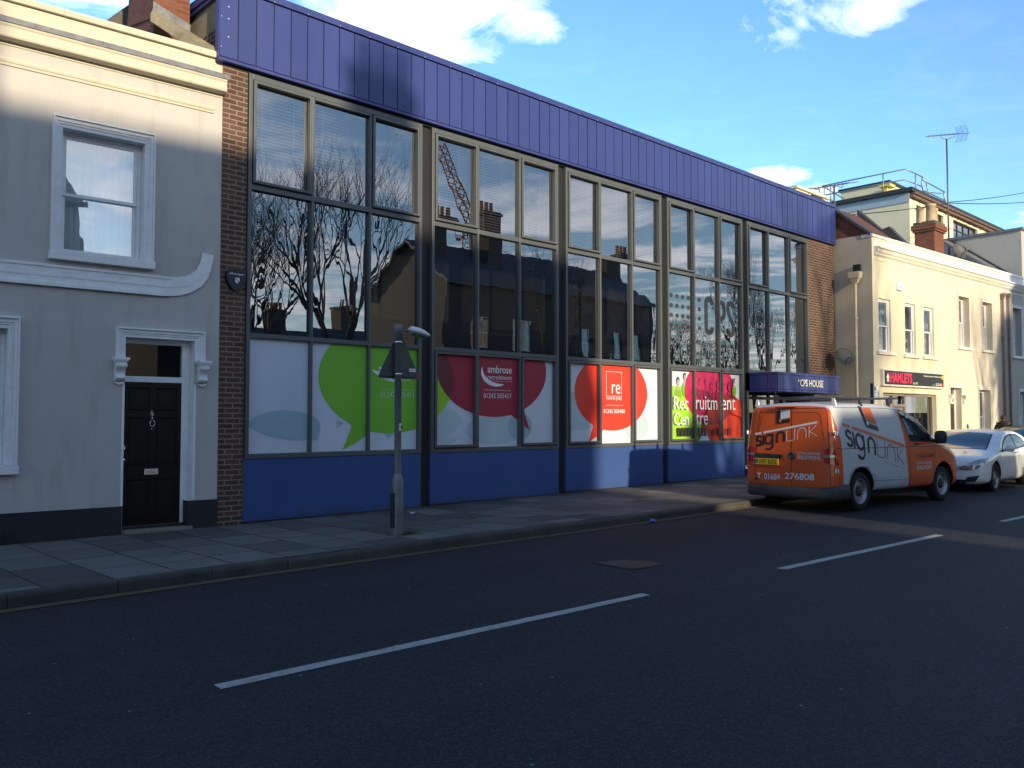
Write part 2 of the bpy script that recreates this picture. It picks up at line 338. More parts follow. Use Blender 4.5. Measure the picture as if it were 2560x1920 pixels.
def paving_mat():
    m, t, b = newmat('paving_slabs'); sp = t.node('ShaderNodeSeparateXYZ'); t.l.new(t.obj(), sp.inputs[0])
    cb = t.node('ShaderNodeCombineXYZ'); t.l.new(sp.outputs[1], cb.inputs[0]); t.l.new(sp.outputs[0], cb.inputs[1])
    wn = t.node('ShaderNodeTexNoise'); wn.inputs['Scale'].default_value = 1.3; wn.inputs['Detail'].default_value = 4; t.l.new(t.obj(), wn.inputs['Vector'])
    sc = t.node('ShaderNodeVectorMath', operation='SCALE'); sc.inputs['Scale'].default_value = .05; t.l.new(wn.outputs['Color'], sc.inputs[0])
    ad = t.node('ShaderNodeVectorMath', operation='ADD'); t.l.new(cb.outputs[0], ad.inputs[0]); t.l.new(sc.outputs[0], ad.inputs[1])
    br = t.node('ShaderNodeTexBrick'); br.offset = .37; br.offset_frequency = 2; br.squash = .72; br.squash_frequency = 3
    br.inputs['Scale'].default_value = 1; br.inputs['Brick Width'].default_value = .82; br.inputs['Row Height'].default_value = .62; br.inputs['Mortar Size'].default_value = .012; br.inputs['Mortar Smooth'].default_value = .3
    br.inputs['Color1'].default_value = (.070, .069, .064, 1); br.inputs['Color2'].default_value = (.215, .212, .200, 1); br.inputs['Mortar'].default_value = (.012, .012, .010, 1)
    t.l.new(ad.outputs[0], br.inputs['Vector'])
    c = t.mix(t.math('MULTIPLY', t.ramp(t.noise(.9, 8, .7), .35, .7), .5), br.outputs['Color'], (.10, .10, .095))
    c = t.mix(t.math('MULTIPLY', t.ramp(t.noise(120, 3, .8), .45, .7), .4), c, (.07, .07, .07))
    c = t.mix(t.math('MULTIPLY', t.ramp(t.noise(2.4, 8, .75), .60, .70), .35), c, (.05, .055, .045))
    v = t.node('ShaderNodeTexVoronoi', feature='DISTANCE_TO_EDGE'); v.inputs['Scale'].default_value = .9; t.l.new(ad.outputs[0], v.inputs['Vector'])
    ck = t.math('MULTIPLY', t.math('LESS_THAN', v.outputs['Distance'], .006), t.math('GREATER_THAN', t.noise(.6, 2), .60)); c = t.mix(t.math('MULTIPLY', ck, .8), c, (.03, .03, .028))
    gum = t.node('ShaderNodeTexVoronoi'); gum.inputs['Scale'].default_value = 3.2; t.l.new(t.obj(), gum.inputs['Vector'])
    c = t.mix(t.math('MULTIPLY', t.math('LESS_THAN', gum.outputs['Distance'], .07), .4), c, (.30, .30, .28))
    t.put(b.inputs['Base Color'], c); b.inputs['Roughness'].default_value = .8; b.inputs['Specular IOR Level'].default_value = .3
    h = t.math('SUBTRACT', t.math('MULTIPLY', t.noise(90, 4, .7), .3), br.outputs['Fac']); h = t.math('ADD', h, t.math('MULTIPLY', t.noise(1.5, 3), 2.0))
    t.l.new(t.bump(h, .9, .009), b.inputs['Normal']); _mats['paving'] = m; return m
paving = paving_mat()
kerb_m = mat('kerb_stone', (.070, .067, .058), .85, var=.45, vscale=2.5, bump=.6, bscale=45, grain=.4)
gutter_m = mat('gutter_grit', (.070, .068, .063), .9, var=.4, vscale=5, bump=.6, bscale=90, grain=.5)
earth_m = mat('ground_earth', (.07, .07, .055), .95, var=.4, vscale=.3, bump=.3)
white_line, t, b = newmat('road_paint'); c = t.mix(t.ramp(t.noise(7, 7, .75), .3, .7), (.34, .33, .30), (.50, .49, .46)); c = t.mix(t.ramp(t.math('ADD', t.noise(38, 5, .8), t.math('MULTIPLY', t.noise(3, 4), .35)), .74, .84), c, (.05, .055, .06)); c = t.mix(t.ramp(t.noise(160, 2), .60, .72), c, (.12, .12, .12))
t.put(b.inputs['Base Color'], c); b.inputs['Roughness'].default_value = .75; t.l.new(t.bump(t.noise(150, 3), .5, .004), b.inputs['Normal'])
yellow_m = mat('yellow_paint', (.30, .22, .09), .8, var=.5, vscale=9, grain=.7, bscale=60)
wall_grey = render_mat('lilac_grey_render', (.56, .535, .515), .6)
wall_cream = render_mat('cream_render', (.80, .73, .53), .2)
wall_cream2 = render_mat('pale_cream_render', (.72, .65, .52), .35)
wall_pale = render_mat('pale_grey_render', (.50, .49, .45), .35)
trim_w = mat('white_gloss_trim', (.82, .83, .85), .45, var=.10, vscale=8, bump=.08, bscale=30)
trim_cream = mat('cream_trim', (.82, .78, .66), .6, var=.14, vscale=5, bump=.15, bscale=40)
house_top = render_mat('cream_parapet', (.64, .60, .48), .3)
black_paint = mat('black_masonry_paint', (.016, .018, .024), .55, var=.35, vscale=2, bump=.2, bscale=50)
door_black = mat('black_gloss_door', (.005, .005, .007), .35, var=.2, vscale=3, spec=.25)
chrome = mat('chrome', (.75, .76, .78), .22, metal=1, var=.1)
lead = mat('lead_flashing', (.19, .20, .22), .6, metal=.2, var=.4, vscale=7, bump=.5, bscale=25)
stone = mat('weathered_stone', (.28, .25, .17), .9, var=.5, vscale=4, bump=.6, bscale=35, grain=.5)
step_m = mat('door_step_stone', (.22, .21, .17), .85, var=.3, vscale=6, bump=.4, bscale=50)
brick_brown = brick_mat('brown_brick', (.085, .048, .040), (.15, .085, .062), (.30, .235, .175))
brick_side = brick_mat('brown_brick_return', (.085, .048, .040), (.15, .085, .062), (.30, .235, .175), axis='yz')
brick_red = brick_mat('red_brick', (.17, .055, .034), (.28, .095, .055), (.20, .13, .09), axis='box')
brick_dark = brick_mat('sooty_brick', (.07, .05, .04), (.11, .075, .055), (.12, .10, .08), axis='box')
fascia_m, t, b = newmat('blue_metal_cladding'); _mats['blue_metal_cladding'] = fascia_m
sz = t.node('ShaderNodeSeparateXYZ'); t.l.new(t.obj(), sz.inputs[0]); wn = t.node('ShaderNodeTexWhiteNoise', noise_dimensions='1D'); t.l.new(t.math('FLOOR', t.math('DIVIDE', t.math('ADD', sz.outputs[0], .11), 19.44/67)), wn.inputs['W'])
mpf = t.node('ShaderNodeMapping'); mpf.inputs['Scale'].default_value = (3, 3, .25); t.l.new(t.obj(), mpf.inputs[0])
c = t.mix(wn.outputs['Value'], (.030, .045, .185), (.037, .054, .215)); c = t.mix(t.math('MULTIPLY', t.ramp(t.noise(3, 7, .7, mpf.outputs[0]), .48, .75), .18), c, (.065, .078, .22)); c = t.mix(t.math('MULTIPLY', t.ramp(t.noise(14, 5, .8), .62, .72), .3), c, (.08, .09, .22))
t.put(b.inputs['Base Color'], c); b.inputs['Roughness'].default_value = .40; t.l.new(t.bump(t.noise(1.6, 2), .25, .02), b.inputs['Normal'])
fascia_d = mat('dark_blue_trim', (.022, .027, .10), .45, var=.1)
panel_blue, t, b = newmat('blue_painted_panel'); _mats['blue_painted_panel'] = panel_blue
sz = t.node('ShaderNodeSeparateXYZ'); t.l.new(t.obj(), sz.inputs[0])
c = t.mix(t.ramp(t.noise(1.4, 7, .7), .3, .7), (.024, .066, .225), (.034, .084, .270))
foot = t.ramp(t.math('ADD', sz.outputs[2], t.math('MULTIPLY', t.noise(3.5, 6, .75), .5)), .42, .22); c = t.mix(t.math('MULTIPLY', foot, .6), c, (.045, .045, .055))
c = t.mix(t.math('MULTIPLY', t.ramp(t.noise(9, 6, .8), .64, .70), .35), c, (.09, .12, .22)); c = t.mix(t.math('MULTIPLY', t.ramp(t.noise(31, 3, .8), .70, .74), .5), c, (.25, .27, .32))
t.put(b.inputs['Base Color'], c); b.inputs['Roughness'].default_value = .68; t.l.new(t.bump(t.noise(150, 4, .7), .35, .005), b.inputs['Normal'])
frame_m = mat('grey_green_aluminium', (.100, .112, .118), .42, metal=.15, var=.10, vscale=6)
seal = mat('black_gasket', (.012, .012, .013), .6, var=0)
column_m = mat('charcoal_column_cladding', (.011, .012, .014), .6, var=.25, vscale=2)
dark_in = mat('dim_interior', (.035, .033, .032), .9, var=.3)
room_in = mat('office_interior', (.16, .15, .14), .9, var=.2)
blind_m = mat('venetian_blind_slat', (.62, .50, .50), .6, var=.04)
glass_off = glass_mat('office_glazing', (.42, .44, .46), .29, .0006, 1.5)
glass_mid = glass_mat('office_glazing_wavy', (.20, .22, .24), .27, .0013, 1.8)
glass_dom = glass_mat('sash_glass', (.93, .95, .96), .34, .0012, 2.5)
glass_ter = glass_mat('terrace_glass', (.6, .64, .66), .13, .0014, 2.2)
glass_shop = glass_mat('shop_glass', (.55, .58, .6), .12, .0006, 1.5)
slate = mat('roof_slate', (.06, .062, .07), .7, var=.4, vscale=6, bump=.7, bscale=22)
tile_r = mat('brown_roof_tile', (.12, .055, .04), .85, var=.5, vscale=8, bump=.9, bscale=16)
curtain = mat('net_curtain', (.86, .88, .90), .9, var=.12, vscale=5)
plastic_g = mat('dark_grey_plastic', (.022, .024, .027), .6, var=.1)
white_v = mat('white_vinyl', (.74, .76, .80), .5, var=.03)
black_v = mat('black_vinyl', (.016, .018, .028), .45, var=0)

# ---------------------------------------------------------------- ground, road, pavement, kerb
def KY(x): return -3.34 if x < 5 else (-3.34-.032*(x-5) if x < 10 else -3.50-.006*(x-10))
def zr(x): return -.12+.0065*max(-5, min(30, x-3))
def zg(x): return max(-.045, min(.11, .006*(x-5)+.012))
g = MB(); g.box(-500, 700, -500, 500, -.6, -.32, earth_m); struct(g.build('ground'))
g = MB()
for a, b_ in ((-90, -2), (-2, 33), (33, 160)): g.quad([(a, -13.0, zr(a)), (b_, -13.0, zr(b_)), (b_, -3.0, zr(b_)), (a, -3.0, zr(a))], asphalt)
struct(g.build('road', recalc=False))
g = MB(); xs = [-60+i*1.5 for i in range(100)]
for a, b_ in zip(xs, xs[1:]):
    g.add([(a, KY(a)+.14, zr(a)+.12), (b_, KY(b_)+.14, zr(b_)+.12), (b_, -1.5, zg(b_)-.006), (a, -1.5, zg(a)-.006), (b_, 1.2, zg(b_)), (a, 1.2, zg(a))], [(0, 1, 2, 3), (3, 2, 4, 5)], paving)
o = g.build('pavement', recalc=False); struct(o)
g = MB(); x = -30.0; rr = random.Random(3)
while x < 60:
    l = .90+rr.uniform(-.08, .15); y = KY(x+l/2); dz = rr.uniform(-.012, .006); dy = rr.uniform(-.008, .008)
    if 4.2 < x < 5.2: dz -= .010
    y0 = KY(x)+dy; y1 = KY(x+l)+dy; hh = .004+dz
    prof = [(0, -.13), (.0, -.035), (.012, -.01), (.035, 0), (.16, 0), (.16, -.13)]
    vs = [(x+.004, y0+p, q+hh+zr(x)+.12) for p, q in prof]+[(x+l-.004, y1+p, q+hh+zr(x+l)+.12) for p, q in prof]; n = len(prof)
    g.add(vs, [tuple(range(n)), tuple(range(n, 2*n))[::-1]]+[(i, (i+1) % n, n+(i+1) % n, n+i) for i in range(n)], kerb_m); x += l
struct(g.build('kerb'))
def strip(name, x0, x1, off0, off1, z, m, step=1.5):
    g = MB(); n = int((x1-x0)/step)
    for i in range(n):
        a = x0+i*step; b_ = a+step; g.quad([(a, KY(a)-off0, z+zr(a)), (a, KY(a)-off1, z+zr(a)), (b_, KY(b_)-off1, z+zr(b_)), (b_, KY(b_)-off0, z+zr(b_))], m)
    return struct(g.build(name, recalc=False))
strip('gutter', -30, 60, -.02, .15, .004, gutter_m, 1.0)
strip('yellow_line', -30, 60, .055, .085, .0075, yellow_m); strip('yellow_line', -30, 60, .125, .155, .0075, yellow_m)
# opposite kerb and pavement (behind the camera)
g = MB(); g.box(-60, 90, -15.5, -12.95, -.3, -.002, paving); struct(g.build('pavement'))
g = MB(); g.box(-60, 90, -12.95, -12.8, -.3, .002, kerb_m); struct(g.build('kerb'))
# centre dashes
def dash(x0, y0, x1, y1, w=.112):
    d = Vector((x1-x0, y1-y0)).normalized(); n = Vector((-d.y, d.x))*w/2; g = MB(); k = 14
    rr = random.Random(int(x0*10)); L_, Rr = [], []
    for i in range(k+1):
        p = Vector((x0, y0)).lerp(Vector((x1, y1)), i/k); L_.append(p+n*(1+rr.uniform(-.07, .07))); Rr.append(p-n*(1+rr.uniform(-.07, .07)))
    for i in range(k): g.quad([(L_[i].x, L_[i].y, zr(L_[i].x)+.004), (Rr[i].x, Rr[i].y, zr(Rr[i].x)+.004), (Rr[i+1].x, Rr[i+1].y, zr(Rr[i+1].x)+.004), (L_[i+1].x, L_[i+1].y, zr(L_[i+1].x)+.004)], white_line)
    struct(g.build('road_marking', recalc=False))
dash(2.46, -6.77, 6.60, -6.945); dash(8.71, -7.165, 12.67, -7.385); dash(14.92, -7.5, 19.0, -7.72); dash(-4.0, -6.5, 0.2, -6.66); dash(21.2, -7.85, 25.3, -8.07); dash(27.5, -8.2, 31.6, -8.42)

# ---------------------------------------------------------------- office building
OX = 5.6
office = empty('office_building', (OX, 0, 0), 'long two storey office with blue cladding fascia, grey framed bays and brown brick ends', 'building')
def wb(mb, name, par=office, **k): return mb.build(name, par, world=True, **k)
g = MB(); g.box(5.60, 5.99, -.015, .35, -.15, 6.80, brick_brown); wb(g, 'brick_pier')
g = MB(); g.box(23.285, 24.945, -.015, .35, -.15, 6.80, brick_brown); wb(g, 'brick_wall')
g = MB(); g.prism([(.35, 0), (.35, 7.9), (2.2, 7.9), (2.2, 0)], 'x', 5.62, 5.9, mat('tan_render', (.26, .23, .15), .9, var=.35, vscale=5, bump=.5, bscale=60))
g.prism([(-.014, 6.82), (-.014, 7.9), (.349, 7.9), (.349, 6.82)], 'x', 5.62, 5.7, mat('tan_render', None))
g.prism([(0, 6.8), (0, 7.42), (.55, 7.42), (1.0, 7.36), (.8, 6.8)], 'x', 5.606, 5.619, brick_side); wb(g, 'side_wall')
g = MB(); g.add([(5.56, .15, 8.03), (5.72, .15, 8.03), (5.72, 2.3, 8.12), (5.56, 2.3, 8.12), (5.56, .15, 7.86), (5.72, .15, 7.86), (5.72, 2.3, 7.86), (5.56, 2.3, 7.86)], [(0, 1, 2, 3), (4, 5, 6, 7), (0, 1, 5, 4), (1, 2, 6, 5), (2, 3, 7, 6), (3, 0, 4, 7)], fascia_m)
g.tube([(5.545, .15, 7.93), (5.545, 2.3, 7.95)], .02, fascia_d, 8); wb(g, 'verge_trim')
g = MB(); g.box(5.7, 24.94, .30, 14, 7.70, 7.86, mat('felt_roof', (.05, .05, .055), .9)); wb(g, 'roof')
g = MB(); g.box(5.9, 24.9, 4.6, 4.7, 0, 7.69, room_in); g.box(5.95, 24.9, .36, 4.6, 2.95, 3.2, room_in); g.box(24.85, 24.9, .36, 4.6, 0, 7.6, room_in); g.box(5.9, 5.94, .36, 4.6, 0, 7.6, room_in); g.box(5.95, 24.9, .36, 4.6, 6.9, 7.0, room_in); g.box(5.95, 24.9, .36, 4.6, .0, .05, dark_in); wb(g, 'interior_wall')
# fascia: cladding trays with open joints
g = MB(); g.box(5.495, 24.93, -.085, -.002, 6.815, 7.99, seal); g.box(5.95, 24.93, 0, .30, 6.815, 7.99, seal)
x = 5.49; w = 19.44/67; rr = random.Random(5)
for i in range(67):
    a = 5.49+i*w; d = rr.uniform(-.0015, .0015); g.box(a+.009, a+w-.009, -.108+d, -.086, 6.862, 7.905, fascia_m)
g.box(5.485, 24.935, -.125, .06, 7.925, 8.03, fascia_m); g.box(5.485, 24.935, -.118, -.0, 6.80, 6.845, fascia_m)
g.box(5.478, 5.494, -.11, -.0, 6.84, 7.92, fascia_m)
rv = mat('rivet_head', (.6, .64, .75), .35, var=0)
for z in (7.17, 7.44, 7.62, 7.82): g.lathe([(.012, 0), (.010, -.006), (0, -.009)], (5.63, -.109, z), rv, 'y', 10)
for i in range(3, 67, 2): g.lathe([(.008, 0), (.006, -.005), (0, -.007)], (5.49+i*w, -.126, 7.935), rv, 'y', 8)
for z in (7.0, 7.45): g.lathe([(.008, 0), (.006, -.005), (0, -.007)], (5.52, -.109, z), rv, 'y', 8)
wb(g, 'cladding_fascia')
g = MB(); g.box(5.62, 23.29, -.02, .34, 6.762, 6.812, seal); wb(g, 'soffit')

BAYS = [6.0, 9.5, 13.0, 16.5, 20.0]; BW = 3.285
g_green = mat('poster_green', (.17, .50, .035), .45, var=.04); g_mar = mat('poster_maroon', (.34, .020, .052), .45, var=.04); g_mar2 = mat('poster_dark_maroon', (.15, .02, .035), .45, var=.03)
g_red = mat('poster_red', (.84, .052, .028), .45, var=.03); g_white = mat('poster_white', (.62, .68, .78), .45, var=.03, vscale=.8); g_teal = mat('poster_teal', (.34, .50, .56), .45, var=.08, vscale=1.5)
g_pale = mat('poster_pale_teal', (.48, .60, .66), .45, var=.05); g_mag = mat('poster_magenta', (.52, .022, .10), .45, var=.25, vscale=4); g_or = mat('poster_orange_red', (.62, .045, .015), .45, var=.18, vscale=3)
g_lime = mat('poster_lime', (.33, .62, .03), .45, var=.10, vscale=3); g_dred = mat('poster_overlap_red', (.22, .018, .015), .45, var=.25, vscale=4); g_txt = mat('poster_lettering', (.80, .82, .86), .5, var=0)
g_sk = mat('poster_portrait_grey', (.42, .38, .34), .5, var=.2, vscale=20); g_blk = mat('poster_black', (.03, .03, .03), .5, var=0); g_grn2 = mat('poster_shirt_green', (.20, .42, .03), .5, var=.2, vscale=12)
def clip_convex(poly, cl):
    n = len(cl)
    for i in range(n):
        a, b_ = cl[i], cl[(i+1) % n]; out = []; k = len(poly)
        side = lambda p: (b_[0]-a[0])*(p[1]-a[1])-(b_[1]-a[1])*(p[0]-a[0])
        for j in range(k):
            p, q = poly[j], poly[(j+1) % k]; sp, sq = side(p), side(q)
            if sp >= 0: out.append(p)
            if (sp >= 0) != (sq >= 0):
                t_ = sp/(sp-sq); out.append((p[0]+(q[0]-p[0])*t_, p[1]+(q[1]-p[1])*t_))
        poly = out
        if not poly: return []
    return poly
def ell(cx, cy, rx, ry, n=64, a=0): 
    ca, sa = math.cos(a), math.sin(a)
    return [(cx+rx*math.cos(2*math.pi*i/n)*ca-ry*math.sin(2*math.pi*i/n)*sa, cy+rx*math.cos(2*math.pi*i/n)*sa+ry*math.sin(2*math.pi*i/n)*ca) for i in range(n)]
class Poster:
    def __init__(s, x0, x1, z0, z1): s.r = (x0, x1, z0, z1); s.g = MB(); s.y = .030; s.g.quad([(x0, .034, z0), (x1, .034, z0), (x1, .034, z1), (x0, .034, z1)], g_white)
    def shape(s, poly, m, within=None):
        poly = clip_rect(poly, *s.r)
        if within and poly: poly = clip_convex(poly, within)
        if len(poly) > 2: s.g.flat(poly, m, (0, s.y, 0)); s.y -= .0012
    def text(s, st, x, z, w, h, m=None, bold=0.0): s.g.text(st, m or g_txt, (x, s.y-.001, z), w, h, bold=bold)
POST = []
p = Poster(6.05, 9.25, 1.02, 2.79); GE = ell(8.67, 2.25, 1.40, .93)
p.shape(ell(6.9, 2.3, 1.25, .9), mat('poster_white_tint', (.58, .65, .77), .45, var=.03)); p.shape([(6.1, 1.45)]+[(6.7+.62*math.cos(R(a)), 1.46+.235*math.sin(R(a))) for a in range(165, -1, -15)]+[(7.31, 1.36), (7.27, 1.22), (7.05, 1.235), (6.79, 1.23), (6.4, 1.30)], g_teal)
p.shape([(7.62, 1.56), (7.62, 1.42), (7.76, 1.49)], g_teal); p.shape([(8.56, 1.34), (8.62, 1.22), (8.80, 1.34)], g_teal)
p.shape(GE, g_green); p.shape([(7.85, 1.55), (7.91, 1.44), (7.73, 1.06), (7.98, 1.17), (8.19, 1.30), (8.3, 1.45)], g_green)
p.text('sbj', 8.42, 2.31, .42, .17); p.text('recruitment', 8.48, 2.22, .6, .06); pg_ = mat('poster_pale_green_text', (.48, .66, .42), .5, var=0); p.text('01242 505415', 8.46, 1.93, .72, .095, pg_); p.text('www.sbjrecruitment.co.uk', 8.46, 2.045, .72, .028, pg_)
p.g.ribbon([(8.30+.5*(i/14), 2.385-.20*(i/14)**.8) for i in range(15)], .075, g_txt, (0, p.y-.001, 0), taper=lambda q: math.sin(math.pi*min(1, q*.9+.08)))
POST.append(p)
p = Poster(9.55, 12.75, 1.02, 2.79); ME = ell(11.07, 2.50, 1.41, .90)
p.shape(ell(9.75, 1.42, .55, .35), g_pale); p.shape([(10.0, 1.25), (10.25, 1.5), (10.5, 1.1)], mat('poster_white_tint', None)); p.shape(ell(11.1, 1.35, .75, .26), g_pale); p.shape(ell(11.75, 1.42, .33, .26), g_teal); p.shape(GE, g_lime)
p.shape(ME, g_mar); p.shape(GE, g_mar2, within=ME); p.shape([(11.48, 1.66), (12.01, 1.34), (11.83, 1.78), (11.6, 1.9)], g_mar)
p.text('ambrose', 10.89, 2.43, .63, .145, bold=.01); p.text('recruitment', 10.89, 2.31, .63, .085); p.text('Technical  |  Engineering  |  Supply Chain', 10.89, 2.265, .64, .022)
p.text('www.ambroserecruitment.co.uk', 10.81, 2.095, .69, .030); p.text('01242 505417', 10.79, 1.955, .72, .095)
p.g.ribbon(arc(11.17, 2.47, .42, .265, 165, 290, 20), .085, g_txt, (0, p.y-.001, 0), taper=lambda q: math.sin(math.pi*min(1, max(.0, q)))**.7+.03)
POST.append(p)
p = Poster(13.05, 16.25, 1.02, 2.79)
p.shape(ell(13.35, 1.72, .95, .40), g_pale); p.shape(ell(15.4, 1.4, .45, .3), g_pale)
p.shape(ell(14.56, 2.13, 1.23, .82), g_red); p.shape([(13.86, 1.52), (13.92, 1.43), (13.78, 1.09), (14.0, 1.17), (14.24, 1.325), (14.4, 1.5)], g_red)
bx = [(14.35, 2.06), (14.87, 2.06), (14.87, 2.59), (14.35, 2.59)]; p.g.ribbon(bx, .012, g_txt, (0, p.y-.001, 0), closed=True)
p.text('re', 14.53, 2.11, .29, .21, bold=.0); p.text('resource group', 14.35, 1.96, .52, .075); p.text('www.reresourcegroup.co.uk', 14.31, 1.845, .62, .028); p.text('01242 505400', 14.25, 1.69, .72, .09, bold=.008)
POST.append(p)
p = Poster(16.55, 19.75, 1.02, 2.79); GR = ell(16.95, 1.42, 1.05, .93); MG = ell(18.32, 2.22, 1.09, .78); OR = ell(19.05, 1.30, 1.12, .88)
def figure(x, z, s=1.0, hair=g_blk, shirt=g_grn2, skin=g_sk):
    p.shape(ell(x, z-.30*s, .13*s, .17*s, 20), shirt); p.shape([(x-.05*s, z-.1*s), (x+.05*s, z-.1*s), (x+.06*s, z-.2*s), (x-.06*s, z-.2*s)], skin)
    p.shape(ell(x, z+.02*s, .066*s, .095*s, 20), hair); p.shape(ell(x+.008*s, z-.012*s, .052*s, .078*s, 20), skin)
dkm = mat('poster_magenta_figure', (.24, .015, .06), .5, var=.1); dkm2 = mat('poster_magenta_skin', (.40, .03, .10), .5, var=.1)
p.shape(GR, g_lime)
for fx, fz, fs in ((16.62, 2.42, 1.0), (16.97, 2.44, 1.05), (17.24, 2.56, .95)): figure(fx, fz, fs)
p.shape([(16.55, 2.10), (17.3, 2.06), (17.95, 1.5), (17.3, 1.02), (16.55, 1.02)], g_lime, within=GR)
p.shape(OR, g_or); p.shape(MG, g_mag)
for fx, fz, fs in ((17.62, 2.52, .95), (17.85, 2.46, .9), (18.1, 2.44, .9), (18.32, 2.38, .9), (18.62, 2.42, .95), (18.88, 2.36, .9), (19.12, 2.36, 1.15)): figure(fx, fz, fs, dkm, dkm, dkm2)
figure(19.34, 2.52, .8)
p.shape(OR, g_dred, within=MG); p.shape([(19.1, 2.08), (19.62, 2.04), (19.7, 1.6), (19.2, 1.7)], g_or)
p.shape([(17.72, 1.02), (18.0, 1.30), (18.22, 1.02)], g_white)
for k in range(9):
    fx = 16.85+k*.135; p.shape([(fx, 1.36), (fx+.09, 1.36), (fx+.10, 1.20), (fx+.15, 1.16), (fx+.02, 1.155)], g_blk)
for k in range(4):
    fx = 18.35+k*.22; p.shape([(fx, 1.34), (fx+.12, 1.34), (fx+.13, 1.18), (fx+.01, 1.16)], g_dred)
p.text('Rec', 16.72, 1.79, .56, .31, bold=.0); p.text('ruitm', 17.60, 1.79, .92, .33); p.text('ent', 18.72, 1.79, .62, .30)
p.text('Cen', 16.72, 1.42, .58, .30); p.text('tre', 17.60, 1.42, .50, .28)
POST.append(p)

